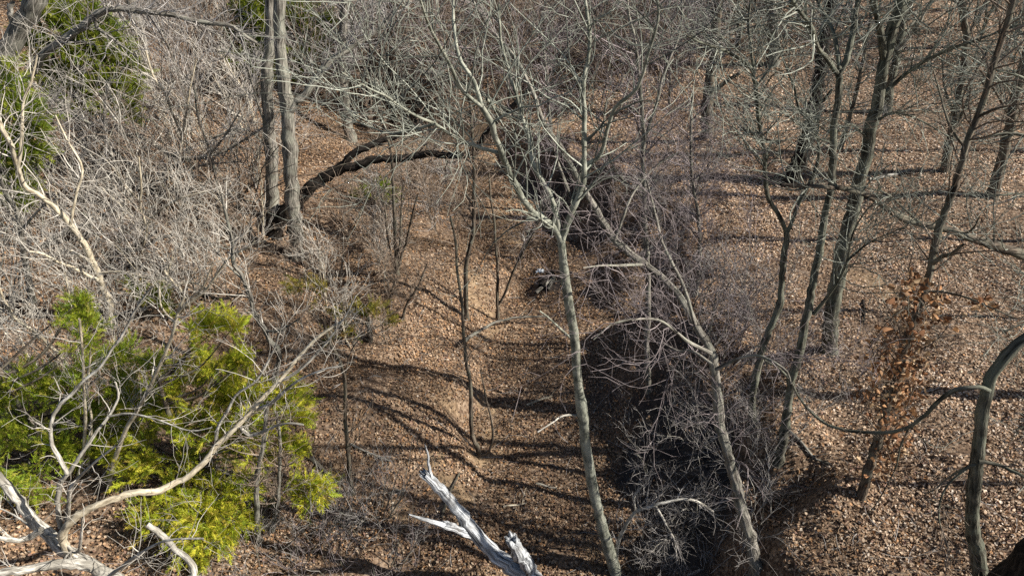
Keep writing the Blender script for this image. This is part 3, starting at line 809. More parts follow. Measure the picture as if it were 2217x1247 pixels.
for k, (base, pts, w0, w1, label, mat, extra) in enumerate([
    ((384, 420), [(384, 424), (387, 337), (394, 296), (374, 249), (357, 202), (333, 168), (315, 110)], 7, 4, 'cream stem forking like a tuning fork above the dead crown', 'cream', [([(394, 298), (404, 240), (412, 190), (425, 130)], 5, 3, .2)]),
    ((290, 596), [(290, 600), (303, 555), (313, 518), (317, 494), (303, 444), (306, 410), (300, 340)], 8, 4, 'tan upright stem right of the candelabra tree', 'cream', [([(317, 494), (330, 470), (364, 444), (404, 425), (450, 415)], 5, 3, -.2)]),
    ((384, 684), [(384, 688), (395, 668), (409, 663), (400, 640), (370, 605), (355, 585)], 9, 5, 'bright tan forked stem above the bright cedar tips', 'cream', [([(405, 660), (430, 640), (448, 625), (471, 592), (498, 558), (539, 535), (552, 520)], 7, 3, -.2), ([(448, 625), (420, 612), (384, 614)], 5, 3, .1), ([(362, 592), (374, 555), (372, 540)], 5, 3, .1)]),
    ((165, 824), [(168, 828), (141, 784), (101, 740), (67, 713), (34, 690), (7, 646), (-10, 600)], 9, 5, 'cream stem leaning left across the left edge below the candelabra tree', 'cream', []),
    ((178, 826), [(178, 830), (175, 747), (172, 696), (152, 646), (140, 590)], 6, 4, 'thin straight tan stem just below the candelabra tree', 'cream', []),
    ((70, 655), [(70, 660), (62, 600), (50, 540), (40, 470), (5, 400), (-20, 340)], 14, 8, 'thick grey stem at the left edge beside the candelabra tree', 'ridged', [([(45, 500), (80, 460), (110, 430)], 7, 3, -.2)]),
    ((480, 470), [(480, 474), (470, 400), (455, 330), (430, 260), (420, 180)], 8, 4, 'grey stem leaning left midway between the dead crown and twin trunks', 'ridged', [([(455, 335), (490, 290), (520, 240)], 5, 3, -.2)]),
    ((250, 470), [(250, 474), (262, 400), (240, 330), (225, 260), (235, 180)], 8, 4, 'pale stem rising through the middle of the dead crown', 'white', [([(240, 335), (200, 290), (170, 230)], 5, 3, -.2)])]):
    t = Tree('thicket_stem', label, 'tree', base, mat=mat, twig='twig_pale', seed=70 + k)
    t.limb('trunk', pts, w0, w1, -.4, foot=True, sides=7)
    for e in extra:
        t.limb('branch', e[0], e[1], e[2], e[3], -.3)
    t.twigs(24, .9, 60, .55, 50, .3, tmin=.35, ang=38).done()

# upper left: the twin trunks and the black leaning tree
t = Tree('twin_tree', 'left one of two tall pale ridged trunks standing side by side', 'tree', (598, 478), mat='ridged', twig='twig_grey', seed=26)
t.limb('trunk', [(600, 482), (590, 418), (584, 303), (578, 202), (583, 101), (586, 0), (588, -60)], 30, 22, sides=14, ridge=.07, foot=True, twigs=False)
t.limb('branch', [(582, 290), (560, 230), (540, 160), (520, 80)], 6, 3, -.8)
t.limb('branch', [(584, 330), (550, 290), (510, 280), (460, 300)], 6, 3, -.8)
t.twigs(20, 1.2, 80, .7, 100, .4).done()
t = Tree('twin_tree', 'right one of two tall pale ridged trunks, with a limb forking to the right', 'tree', (642, 556), mat='ridged', twig='twig_grey', seed=27)
t.limb('trunk', [(643, 562), (638, 480), (630, 400), (626, 303), (620, 225), (610, 135), (606, 67), (606, 0), (606, -60)], 32, 24, sides=14, ridge=.07, foot=True, twigs=False)
t.limb('branch', [(622, 250), (640, 220), (662, 205), (690, 162), (717, 131), (750, 110), (790, 85), (830, 55), (860, 20)], 18, 7, .8)
t.twigs(30, 1.2, 110, .7, 140, .4).done()
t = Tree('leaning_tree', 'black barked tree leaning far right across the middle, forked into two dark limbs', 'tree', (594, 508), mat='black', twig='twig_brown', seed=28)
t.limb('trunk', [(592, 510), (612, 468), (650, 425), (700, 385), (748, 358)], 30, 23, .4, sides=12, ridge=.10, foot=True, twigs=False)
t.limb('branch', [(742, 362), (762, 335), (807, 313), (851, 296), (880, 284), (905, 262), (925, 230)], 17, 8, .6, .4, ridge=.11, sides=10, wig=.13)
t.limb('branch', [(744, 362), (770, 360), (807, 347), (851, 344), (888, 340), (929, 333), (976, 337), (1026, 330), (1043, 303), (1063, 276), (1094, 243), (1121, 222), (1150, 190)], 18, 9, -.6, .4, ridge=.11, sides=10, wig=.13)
t.limb('branch', [(625, 455), (627, 480), (622, 505)], 9, 6, -.2, .1, twigs=False)
t.twigs(40, .9, 140, .6, 140, .35).done()
t = Tree('dark_trunk', 'narrow black upright trunk behind the fork of the black leaning tree', 'tree', (857, 278), mat='black', twig='twig_brown', seed=29)
t.limb('trunk', [(858, 280), (850, 243), (844, 168), (843, 84), (844, 30), (846, -40)], 15, 10, foot=True)
t.twigs(60, 1.3, 220, .8, 260, .45, tmin=.3).done()
t = Tree('grey_trunk', 'hazy grey trunk between the twin trunks and the narrow black trunk', 'tree', (757, 304), mat='ridged', twig='twig_grey', seed=30)
t.limb('trunk', [(758, 306), (748, 231), (739, 139), (744, 46), (746, -40)], 23, 16, foot=True)
t.limb('branch', [(742, 130), (770, 80), (800, 30)], 8, 5, .5)
t.twigs(60, 1.5, 220, .9, 260, .45, tmin=.3).done()
t = Tree('pale_trunk', 'broad pale trunk slanting up out of the top left corner', 'tree', (-60, 420), mat='ridged', twig='twig_grey', seed=31)
t.limb('trunk', [(-70, 420), (-40, 290), (0, 152), (27, 94), (54, 40), (77, 0), (100, -60)], 46, 34, sides=14, ridge=.07, foot=True, twigs=False)
t.limb('branch', [(40, 66), (28, 50), (22, 22), (28, 5)], 14, 9, -.2, twigs=False, mat='white')
t.limb('branch', [(-10, 190), (30, 170), (61, 165), (94, 118), (135, 88), (175, 61), (216, 27), (256, 20), (303, 25), (370, 32), (418, 45), (455, 51), (498, 56), (525, 74), (556, 94)], 20, 7, -.8, ridge=.08, label='long arched limb with peeling pale bark')
t.limb('branch', [(205, 40), (212, 62), (240, 80), (270, 105), (300, 125)], 8, 4, -.4, -.4)
t.limb('branch', [(-30, 260), (20, 236), (67, 242), (128, 239), (168, 253), (200, 270)], 10, 5, -.8)
t.twigs(90, 1.1, 320, .7, 400, .4, up=0, tmin=.3).done()
t = Tree('grey_trunk', 'grey trunk in front of the dark green cedar at upper left', 'tree', (315, 196), mat='ridged', twig='twig_grey', seed=32)
t.limb('trunk', [(316, 198), (310, 118), (292, 50), (280, -20), (275, -60)], 27, 20, foot=True)
t.limb('branch', [(312, 130), (285, 90), (262, 60)], 12, 8, -.5, mat='black')
t.twigs(60, 1.3, 220, .8, 260, .45).done()
t = Tree('dead_fallen_tree', 'tangled grey dead crown drooping across the left thicket', 'fallen tree', (200, 330), mat='ridged', twig='twig_pale', seed=33)
t.limb('trunk', [(120, 345), (160, 310), (216, 290), (269, 293), (303, 296), (330, 313), (357, 327), (400, 345), (450, 340)], 14, 6, -1.5, twigs=True)
t.limb('branch', [(216, 292), (250, 330), (300, 370), (340, 400)], 8, 4, -.8, -.4)
t.limb('branch', [(330, 404), (370, 364), (420, 340), (470, 335), (540, 296), (590, 262)], 9, 4, -.4, -1.2)
t.limb('branch', [(290, 440), (360, 390), (430, 360), (520, 350)], 8, 3, -.5, -1.4)
t.limb('branch', [(357, 327), (420, 390), (480, 420), (560, 440)], 6, 3, -.3, -1.4)
t.limb('branch', [(100, 500), (170, 450), (240, 410), (300, 385), (370, 375)], 11, 4, -.4, -1.6)
t.twigs(140, 1.0, 560, .6, 800, .35, up=-.12, tmin=.2).done()
t = Tree('fallen_tree', 'pale bare trunk lying slanted through the thicket below the dead crown', 'fallen tree', (180, 560), mat='ridged', twig='twig_pale', seed=34)
t.limb('trunk', [(0, 600), (60, 560), (130, 510), (200, 480), (270, 440), (300, 400)], 15, 7, .8)
t.limb('branch', [(290, 545), (350, 515), (400, 505), (450, 525), (490, 540)], 8, 4, -.5)
t.limb('branch', [(215, 580), (250, 550), (300, 530), (340, 500)], 10, 6, .3, mat='black')
t.twigs(70, .9, 300, .6, 400, .35, up=.0).done()

# middle: saplings on the ravine floor and left bank
def sapling(base, pts, w0, w1, label, mat='brown', twig='twig_brown', seed=0, extra=(), tw=(22, .7, 70, .45, 60, .3), name='sapling'):
    t = Tree(name, label, 'tree', base, mat=mat, twig=twig, seed=seed)
    t.limb('trunk', pts, w0, w1, foot=True, sides=8)
    for e in extra:
        t.limb('branch', *e)
    t.twigs(*tw, tmin=.3).done()
sapling((1041, 992), [(1042, 994), (1023, 938), (1020, 894), (1018, 827), (1009, 780), (1003, 713), (999, 646), (989, 578), (988, 530), (975, 470)], 11, 5, 'thin bare sapling rooted at the sandy ledge left of the forked tree', seed=40,
        extra=[([(1040, 985), (1055, 980), (1066, 955), (1065, 915), (1052, 860), (1040, 800)], 6, 3, .3)])
sapling((1010, 690), [(1010, 692), (1009, 639), (1009, 572), (1020, 528), (1026, 477), (1026, 410), (1026, 350), (1020, 250), (1015, 180)], 11, 6, 'thin straight trunk in the middle, left of the path of sand', seed=41, tw=(40, .9, 140, .6, 160, .3))
sapling((1078, 692), [(1078, 694), (1077, 646), (1077, 578), (1072, 528), (1070, 477), (1062, 427), (1058, 370)], 8, 4, 'very thin stem with a low crook beside the sandy path', seed=42, extra=[([(1078, 660), (1092, 640), (1110, 590), (1130, 550), (1165, 485), (1185, 450)], 6, 3, -.4)])
sapling((860, 594), [(860, 596), (856, 528), (853, 460), (851, 410), (848, 340), (840, 300)], 10, 5, 'cluster of thin upright stems on the left bank below the black limb', seed=43, name='clump_tree',
        extra=[([(862, 580), (872, 545), (881, 521), (891, 470), (905, 420)], 7, 3, -.3), ([(860, 588), (866, 520), (868, 460), (872, 400)], 6, 3, .3), ([(857, 590), (840, 520), (835, 460), (826, 420)], 5, 3, .2)])
sapling((764, 1070), [(765, 1072), (757, 1029), (753, 972), (747, 894), (747, 827), (735, 780), (712, 735), (700, 690)], 10, 6, 'lone dark sapling on the lower left bank between cedar and dead snag', seed=44, extra=[([(746, 820), (760, 760), (790, 720)], 4, 2, .3)])
sapling((559, 1176), [(560, 1178), (556, 1113), (556, 1029), (569, 968), (573, 928), (580, 870)], 13, 8, 'left of two grey stems beside the bright cedar tips', mat='ridged', seed=45)
sapling((589, 1152), [(588, 1154), (600, 1097), (606, 995), (605, 940), (598, 890)], 10, 6, 'right of two grey stems beside the bright cedar tips', mat='ridged', seed=46)
sapling((870, 690), [(872, 692), (880, 660), (905, 620), (925, 570)], 6, 3, 'short slanted stem on the bank near the sandy path', seed=47)
sapling((1127, 560), [(1125, 562), (1135, 530), (1158, 490), (1175, 455), (1190, 430)], 8, 5, 'pale slanting stem behind the fork of the centre tree', mat='ridged', twig='twig_grey', seed=48)
sapling((1505, 640), [(1505, 642), (1515, 560), (1512, 470), (1500, 400), (1495, 300), (1500, 200)], 9, 5, 'thin upright stem at the top of the bank left of the crooked tree', seed=49, mat='ridged', twig='twig_purple', tw=(40, .9, 150, .6, 160, .3))
sapling((1335, 1232), [(1333, 1234), (1336, 1181), (1353, 1140), (1377, 1107), (1407, 1096), (1474, 1080), (1511, 1086), (1544, 1107)], 11, 5, 'pale low branchy stem bending right from the foot of the forked tree', mat='white', twig='twig_grey', seed=50, name='low_tree',
        extra=[([(1377, 1107), (1373, 1076), (1393, 1049)], 6, 3, .2), ([(1420, 1095), (1440, 1130), (1460, 1170), (1465, 1220)], 5, 3, -.3)], tw=(50, .7, 190, .45, 240, .25))
sapling((1500, 1240), [(1480, 1247), (1511, 1236), (1545, 1220), (1571, 1208), (1620, 1212)], 7, 4, 'white low stem in the dark hollow at the bottom edge', mat='white', twig='twig_grey', seed=51, name='low_tree', tw=(34, .7, 130, .45, 160, .25))
sapling((1250, 420), [(1240, 440), (1225, 400), (1200, 330), (1190, 250), (1185, 170), (1175, 90)], 9, 5, 'bare stem on the overhanging bank behind the centre fork', mat='ridged', twig='twig_purple', seed=52, tw=(50, 1.0, 190, .7, 220, .35))

# ---------------------------------------------------------------- cedars
def cedar(name_label, base_px, height, clumps, Y=None, tone=(1, 1, 1), dens=1.0, seed=0, blade=.075, group=None, trunk_lean=(0, 0)):
    """clumps: (px, py, radius px, depth offset m) – boughs seen in the picture, each grown on its own branch off the trunk"""
    rng = np.random.default_rng(seed + 900)
    g = ground(*base_px)
    if Y is not None:
        p = at(base_px[0], base_px[1], Y)
        g = np.array([p[0], Y, float(hgt(p[0], Y))])
    root = empty('cedar_tree', g, name_label, 'cedar', group)
    top = g + np.array([trunk_lean[0], trunk_lean[1], height])
    tp = catmull(np.array([g - [0, 0, .2], g * .6 + top * .4 + rng.normal(0, .06, 3), top]), 10)
    tube_obj('trunk', [tubes(tp[None], np.linspace(.11, .02, 10)[None], 9, None, .08, rng)], M['brown'], root, g)
    C, D = [], []
    for (px, py, rp, dy) in clumps:
        c = at(px, py, min(g[1] + dy, ground(px, py)[1] - rp * .012))
        rad = rp * depth_of(c) / F
        zt = np.clip((c[2] - g[2]) * .8 - .15 * np.linalg.norm(c[:2] - g[:2]), .15 * height, .97 * height)
        s = g + (top - g) * (zt / height)
        mid = (s + c) / 2 + np.array([0, 0, -.12]) + rng.normal(0, .06, 3)
        bp = catmull(np.array([s, mid, c]), 9)
        tube_obj('branch', [tubes(bp[None], np.linspace(.028, .008, 9)[None], 5, None, .05, rng)], M['brown'], root, g)
        out = unit(c - s)
        rad *= 1.2
        n = int(dens * 900 * rad ** 2 * 1.15) + 18
        # plumes: sub-boughs reaching out from the clump's heart
        npl = max(5, int(9 * rad / .4))
        pd = unit(out[None] * .9 + rng.normal(0, .75, (npl, 3)) * np.array([1, 1, .65]) + np.array([0, 0, .12]))
        pl = rad * rng.uniform(.55, 1.25, npl)
        k = rng.integers(0, npl, n)
        tt = rng.random(n) ** .7
        pos = c + pd[k] * (pl[k] * tt)[:, None] + rng.normal(0, 1, (n, 3)) * (.03 + .06 * rad * (1 - .6 * tt))[:, None]
        C.append(pos)
        D.append(unit(pd[k] + rng.normal(0, .45, (n, 3)) + np.array([0, 0, .15])))
    C = np.concatenate(C); D = np.concatenate(D)
    n = len(C); B = 12
    off = np.linspace(0, 1, B)
    side = unit(np.cross(D, rng.normal(0, 1, (n, 3))))
    nor = np.cross(D, side)
    sgn = np.where(np.arange(B) % 2 == 0, 1, -1)
    L = blade * rng.uniform(.7, 1.5, n)
    root_p = C[:, None] + D[:, None] * (L[:, None, None] * 2.1 * off[None, :, None])
    bd = unit(D[:, None] * 1.15 + side[:, None] * sgn[None, :, None] * .8 + nor[:, None] * rng.normal(0, .5, (n, B, 1)))
    tip = root_p + bd * (L[:, None, None] * (1 - .45 * off)[None, :, None])
    wv = unit(np.cross(bd, nor[:, None] + rng.normal(0, .4, (n, B, 3)))) * (L[:, None, None] * .085)
    V = np.stack([root_p - wv, root_p + wv, tip], 2).reshape(-1, 3)
    Fc = np.arange(len(V)).reshape(-1, 3)
    me = raw_mesh('foliage', V - g, Fc, False)
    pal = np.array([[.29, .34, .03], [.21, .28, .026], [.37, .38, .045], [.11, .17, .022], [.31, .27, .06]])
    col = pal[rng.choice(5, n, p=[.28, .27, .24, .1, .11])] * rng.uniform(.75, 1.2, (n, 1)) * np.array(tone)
    put_attr(me, 'leafcol', 'FLOAT_COLOR', np.repeat(np.concatenate([col, np.ones((n, 1))], 1), 3 * B, 0))
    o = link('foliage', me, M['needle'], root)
    o['kind'] = 'stuff'
    return n * B
NC = 0
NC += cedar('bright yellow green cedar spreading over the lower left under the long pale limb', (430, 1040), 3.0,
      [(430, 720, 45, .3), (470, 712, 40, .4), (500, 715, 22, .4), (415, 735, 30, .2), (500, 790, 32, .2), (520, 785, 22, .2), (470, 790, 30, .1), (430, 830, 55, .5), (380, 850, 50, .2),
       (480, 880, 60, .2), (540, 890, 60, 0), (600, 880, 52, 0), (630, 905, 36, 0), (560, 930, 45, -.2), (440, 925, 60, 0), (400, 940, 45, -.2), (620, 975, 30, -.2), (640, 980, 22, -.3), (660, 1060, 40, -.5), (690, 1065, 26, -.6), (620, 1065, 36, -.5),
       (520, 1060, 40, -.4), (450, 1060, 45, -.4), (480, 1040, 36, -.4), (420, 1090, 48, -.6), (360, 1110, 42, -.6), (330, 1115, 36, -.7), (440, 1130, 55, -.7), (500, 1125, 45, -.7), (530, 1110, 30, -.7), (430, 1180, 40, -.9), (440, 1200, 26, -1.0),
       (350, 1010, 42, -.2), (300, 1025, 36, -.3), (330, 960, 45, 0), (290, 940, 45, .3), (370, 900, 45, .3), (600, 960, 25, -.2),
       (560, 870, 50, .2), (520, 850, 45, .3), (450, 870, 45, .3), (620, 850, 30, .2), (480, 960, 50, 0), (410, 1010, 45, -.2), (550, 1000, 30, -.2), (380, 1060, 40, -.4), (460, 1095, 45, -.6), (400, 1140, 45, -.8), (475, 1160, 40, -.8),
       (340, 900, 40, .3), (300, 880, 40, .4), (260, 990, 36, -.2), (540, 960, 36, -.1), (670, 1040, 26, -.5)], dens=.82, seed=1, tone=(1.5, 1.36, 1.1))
NC += cedar('green cedar filling the left edge behind the white tree', (110, 1000), 3.2,
      [(150, 680, 30, .8), (165, 660, 22, .8), (135, 700, 34, .6), (190, 710, 26, .6), (175, 745, 34, .5), (40, 850, 55, .2), (20, 880, 50, 0), (90, 850, 55, .3), (120, 890, 60, .2), (60, 930, 60, 0), (20, 960, 55, -.2), (110, 970, 60, 0), (180, 900, 55, .2),
       (220, 860, 50, .5), (250, 900, 40, .3), (200, 800, 40, .6), (260, 790, 45, .6), (300, 800, 45, .6), (330, 860, 35, .4), (70, 1020, 45, -.3), (20, 1040, 40, -.4), (100, 1060, 36, -.4), (250, 840, 40, .5), (150, 830, 40, .5), (190, 970, 40, 0), (230, 960, 35, 0)],
      dens=.72, tone=(1.1, 1.14, 1.0), seed=2)
NC += cedar('dark green cedar behind the arched limb at upper left', (190, 330), 6.0,
      [(120, 60, 55, 0), (170, 90, 60, 0), (210, 120, 60, 0), (150, 140, 55, 0), (240, 160, 50, 0), (130, 190, 45, -.3), (190, 200, 60, -.3), (250, 200, 40, -.3), (160, 230, 45, -.4), (120, 30, 45, .3), (200, 60, 45, .3), (230, 100, 40, .3), (150, 215, 40, -.5), (250, 150, 36, 0), (90, 110, 45, 0), (260, 250, 40, -.5)],
      dens=.5, tone=(.62, .66, .60), blade=.12, seed=3)
NC += cedar('dark green cedar just behind the left one of the twin trunks', (560, 200), 5.5,
      [(540, 20, 40, 0), (560, 60, 45, 0), (535, 90, 40, 0), (550, 120, 45, -.2), (530, 140, 36, -.3), (560, 155, 36, -.3), (545, 50, 40, .3), (575, 20, 36, .3)],
      dens=.5, tone=(.62, .66, .55), blade=.13, seed=4)
NC += cedar('dark green cedar half hidden right of the twin trunks', (668, 210), 5.5,
      [(650, 60, 40, 0), (670, 110, 45, 0), (650, 140, 40, -.2), (660, 165, 36, -.2), (640, 30, 36, .3), (690, 60, 30, .3)],
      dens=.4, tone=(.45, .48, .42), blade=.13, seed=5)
NC += cedar('dark green cedar at the far left edge level with the fallen crown', (-10, 520), 5.0,
      [(10, 230, 40, 0), (30, 300, 45, 0), (10, 340, 50, 0), (20, 400, 45, -.2), (10, 440, 40, -.3), (50, 260, 40, 0), (60, 340, 36, 0), (0, 190, 40, .3)],
      dens=.5, tone=(.6, .66, .55), blade=.12, seed=6)
NC += cedar('small olive green cedar seedling on the left bank below the black limb', (812, 448), 1.1,
      [(800, 425, 22, 0), (825, 422, 22, 0), (812, 415, 18, .1), (840, 430, 16, 0)], dens=.7, tone=(.75, .82, .75), blade=.10, seed=7)
NC += cedar('faded olive brown cedar seedling at the right tip of the long pale limb', (800, 740), 1.3,
      [(790, 690, 28, 0), (810, 680, 26, 0), (830, 700, 22, 0), (770, 715, 26, -.1), (750, 680, 26, .1), (700, 640, 34, .2), (660, 620, 34, .3), (730, 730, 24, 0)], dens=.32, tone=(.75, .58, .8), blade=.09, seed=8)
NC += cedar('small dull cedar seedling under the candelabra tree in the thicket', (320, 690), 1.2,
      [(325, 650, 26, 0), (300, 640, 24, 0), (345, 660, 22, 0)], dens=.5, tone=(.7, .72, .6), blade=.10, seed=9)

# ---------------------------------------------------------------- thicket shrubs and thin background trees, one by one
def shrub(base, height, stems, spread, mat, twig, label, group, seed, name='bare_shrub', cat='shrub', n1=26, n2=90, n3=110, lean=(0, 0), r=.018, curv=.10, droop=.0, rmin=.0055):
    rng = np.random.default_rng(seed + 5000)
    g = np.array(base)
    root = empty(name, g, label, cat, group)
    K = 9
    P = np.zeros((stems, K, 3)); R = np.zeros((stems, K))
    for s in range(stems):
        a = rng.uniform(0, 2 * math.pi)
        q = spread * rng.uniform(.3, 1.0)
        d = unit(np.array([math.cos(a) * q + lean[0], math.sin(a) * q + lean[1], 1.0]))
        L = height * rng.uniform(.7, 1.1)
        p = g + np.array([math.cos(a), math.sin(a), 0]) * .05 * stems ** .5 - np.array([0, 0, .12])
        bend = rng.normal(0, curv * .6, 3)
        for k in range(K):
            P[s, k] = p
            p = p + d * L / (K - 1)
            d = unit(d + bend + rng.normal(0, curv, 3) + np.array([0, 0, .03 - droop * k / K]))
        r0 = r * rng.uniform(.7, 1.2)
        R[s] = np.linspace(r0, r0 * .35, K)
        tube_obj('stem', [tubes(P[s:s + 1], R[s:s + 1], 6, None, .05, rng)], M[mat], root, g)
    ba = []
    k_ = float(np.clip(g[1] / 15, .8, 2.0))          # taller trees farther up the valley carry stouter twigs
    rmin = rmin * k_
    a_, ra = spawn(P, R, n1, height * .52, 34, .10 - droop, 7, .13, .12, 1, rmin * 1.35, .65, .016 * k_, rng)
    ba.append(tubes(a_, ra, 3, rng.uniform(.05, 1, n1), 0, rng))
    b_, rb = spawn(a_, ra, n2, height * .30, 42, .05 - droop, 5, .17, .1, 1, rmin, .65, .010 * k_, rng)
    ba.append(tubes(b_, rb, 3, None, 0, rng))
    if n3:
        c_, rc = spawn(b_, rb, n3, height * .12, 46, .04 - droop, 3, .2, .15, 1, rmin * .85, .75, .007, rng)
        ba.append(tubes(c_, rc, 3, None, 0, rng))
    o = tube_obj('twigs', ba, M[twig], root, g)
    o['kind'] = 'stuff'
    return root
LANDMARKS = [('the candelabra tree', 150, 500), ('the twin trunks', 605, 250), ('the arched limb', 330, 40), ('the dead crown', 300, 330), ('the S curved tree', 545, 650),
             ('the black leaning tree', 670, 410), ('the black fork', 760, 350), ('the narrow black trunk', 845, 150), ('the hazy grey trunk', 745, 170), ('the sandy bank', 930, 305),
             ('the forked tree', 1215, 560), ('the forked tree left limb', 1000, 180), ('the forked tree right limb', 1268, 200), ('the leaning tree', 1460, 630), ('the slender pale trunk', 1398, 450),
             ('the crooked tree', 1690, 600), ('the three limbed tree', 1810, 240), ('the thickest trunk', 1860, 390), ('the leafy oak', 1980, 680), ('the white tree', 130, 1000), ('the bright cedar', 450, 930),
             ('the dead snag', 980, 1100), ('the lone sapling', 750, 950), ('the broken limbed trunk', 1536, 200), ('the short thick trunk', 1672, 90), ('the upper left cedar', 180, 130),
             ('the clustered stems', 858, 500), ('the two grey stems', 580, 1060), ('the leaning tree foot', 1600, 1080), ('the low white branch', 1430, 1090), ('the oak top', 2140, 180),
             ('the cedar seedling', 812, 425), ('the hidden dark cedar', 545, 90)]
WAITING = []
def scatter(zone, n, seed, hrange, stems, spread, mats, kind, group, min_px=26, **kw):
    rng = random.Random(seed)
    got, tries = [], 0
    while len(got) < n and tries < 6000:
        tries += 1
        px, py = rng.uniform(zone[0], zone[2]), rng.uniform(zone[1], zone[3])
        if any((px - a) ** 2 + ((py - b) * 1.6) ** 2 < min_px ** 2 for a, b in got):
            continue
        got.append((px, py))
        g = ground(px, py)
        mat, tw = rng.choice(mats)
        h, ns = rng.uniform(*hrange), rng.randint(*stems)
        kk = dict(kw)
        kk['r'] = kw.get('r', .018) * rng.uniform(.6, 1.3) * (1.7 if kind == 'slim tree' and rng.random() < .3 else 1)
        o = shrub(g, h, ns, spread, mat, tw, kind, group, seed * 97 + len(got), **kk)
        tone = {'cream': 'cream', 'white': 'whitish', 'ridged': 'grey', 'brown': 'brown', 'olive': 'olive grey'}[mat]
        if tw == 'twig_purple':
            tone += ' purplish'
        nst = {1: 'single stemmed', 2: 'two stemmed', 3: 'three stemmed'}.get(ns, 'many stemmed')
        lm = min(LANDMARKS, key=lambda q: (q[1] - px) ** 2 + (q[2] - py) ** 2)
        dx, dy = px - lm[1], py - lm[2]
        rel = ('right of ' if dx > 0 else 'left of ') if abs(dx) > abs(dy) else ('below ' if dy > 0 else 'above ')
        WAITING.append((f'{tone} {nst} {kind} {rel}{lm[0]}', px, py, o))
def settle_labels():
    by = {}
    for k, px, py, o in WAITING:
        by.setdefault(k, []).append((px, py, o))
    nth = ['leftmost', 'second from left', 'third from left', 'fourth from left', 'fifth from left', 'sixth from left', 'seventh from left', 'eighth from left', 'ninth from left']
    for k, L in by.items():
        L.sort(key=lambda q: q[0])
        for i, (px, py, o) in enumerate(L):
            o['label'] = k if len(L) == 1 else (f'{k}, ' + (('left' if i == 0 else 'right') + ' of two' if len(L) == 2 else ('rightmost' if i == len(L) - 1 else nth[min(i, 8)])))
PALE = [('cream', 'twig_pale'), ('ridged', 'twig_pale'), ('ridged', 'twig_grey'), ('white', 'twig_pale')]
GREY = [('ridged', 'twig_grey'), ('brown', 'twig_brown'), ('ridged', 'twig_brown'), ('brown', 'twig_brown')]
PURP = [('ridged', 'twig_purple'), ('brown', 'twig_purple'), ('ridged', 'twig_grey')]
SLIM = dict(name='slim_tree', cat='tree', r=.034, n1=30, n2=70, n3=40, rmin=.006, curv=.06)
DARKER = PALE + [('brown', 'twig_brown'), ('brown', 'twig_brown'), ('ridged', 'twig_grey'), ('ridged', 'twig_brown')]
ARCH = dict(n1=15, n2=36, n3=18, rmin=.006, r=.021, curv=.12)
scatter((-20, 350, 330, 540), 20, 1, (3.2, 5.6), (3, 6), .8, DARKER, 'shrub', 'pale shrubs of the upper left thicket', 38, **ARCH)
scatter((330, 300, 580, 540), 17, 2, (3.0, 5.4), (3, 6), .7, DARKER, 'shrub', 'pale shrubs left of the twin trunks', 36, **ARCH)
scatter((-20, 560, 260, 720), 8, 3, (2.0, 3.4), (2, 4), .55, PALE, 'shrub', 'pale shrubs by the candelabra tree', 40, n1=22, n2=50, n3=26, rmin=.0062, r=.02, curv=.13)
scatter((270, 550, 560, 690), 14, 4, (2.0, 3.4), (2, 4), .55, DARKER, 'shrub', 'thin shrubs above the bright cedar', 34, n1=22, n2=50, n3=26, rmin=.0062, r=.02, curv=.13)
scatter((620, 560, 860, 820), 13, 5, (1.3, 2.6), (2, 4), .55, GREY + PALE[:1], 'shrub', 'grey shrubs on the left bank', 40)
scatter((790, 370, 1000, 560), 15, 6, (1.6, 3.2), (1, 3), .4, GREY, 'shrub', 'brown shrubs under the black tree', 38)
scatter((640, 150, 1120, 270), 32, 7, (3.2, 6.0), (1, 2), .22, GREY + PALE[2:3], 'slim tree', 'slim trees of the far thicket', 26, **SLIM)
scatter((200, 130, 640, 290), 18, 8, (3.0, 5.5), (1, 3), .3, GREY + PALE[:1], 'slim tree', 'slim pale trees behind the twin trunks', 26, **SLIM)
scatter((1180, 110, 1520, 260), 26, 9, (3.2, 6.0), (1, 2), .22, PURP[:1] + GREY, 'slim tree', 'slim trees above the shaded bank', 26, **SLIM)
scatter((1290, 400, 1510, 700), 11, 10, (2.0, 3.6), (2, 4), .5, PURP, 'shrub', 'purplish shrubs round the leaning tree', 36, n1=26, n2=90, n3=130, rmin=.0042, r=.014, curv=.14)
scatter((1500, 640, 1680, 860), 9, 11, (1.6, 2.8), (2, 4), .5, PURP, 'shrub', 'purplish shrubs at the bank top', 36, n1=30, n2=110, n3=130)
scatter((1380, 860, 1640, 1240), 11, 12, (1.2, 2.2), (2, 4), .65, [('ridged', 'twig_grey'), ('white', 'twig_grey')], 'shrub', 'grey shrubs in the dark hollow', 46, n1=24, n2=64, n3=80, rmin=.0042, r=.013, curv=.16)
scatter((430, 1110, 900, 1270), 20, 13, (1.0, 2.0), (4, 7), 1.2, [('brown', 'twig_purple'), ('ridged', 'twig_grey'), ('brown', 'twig_grey')], 'bramble', 'brambles at the bottom edge', 34, name='bramble', n1=20, n2=50, n3=40, droop=.1, rmin=.0045, r=.012)
scatter((1520, 20, 2200, 140), 26, 14, (4.5, 7.0), (1, 2), .2, [('olive', 'twig_green'), ('brown', 'twig_grey')], 'slim tree', 'slim trees of the far right slope', 34, **{**SLIM, 'r': .05, 'rmin': .0062})
scatter((640, 10, 1520, 140), 32, 15, (4.5, 7.5), (1, 2), .2, GREY + GREY[2:], 'slim tree', 'slim trees along the top edge', 26, **{**SLIM, 'r': .045, 'rmin': .0062})
scatter((180, 10, 600, 120), 18, 16, (4.5, 7.5), (1, 2), .25, GREY + PALE[:2], 'slim tree', 'slim trees behind the dark cedars', 30, **{**SLIM, 'r': .045, 'rmin': .0062})
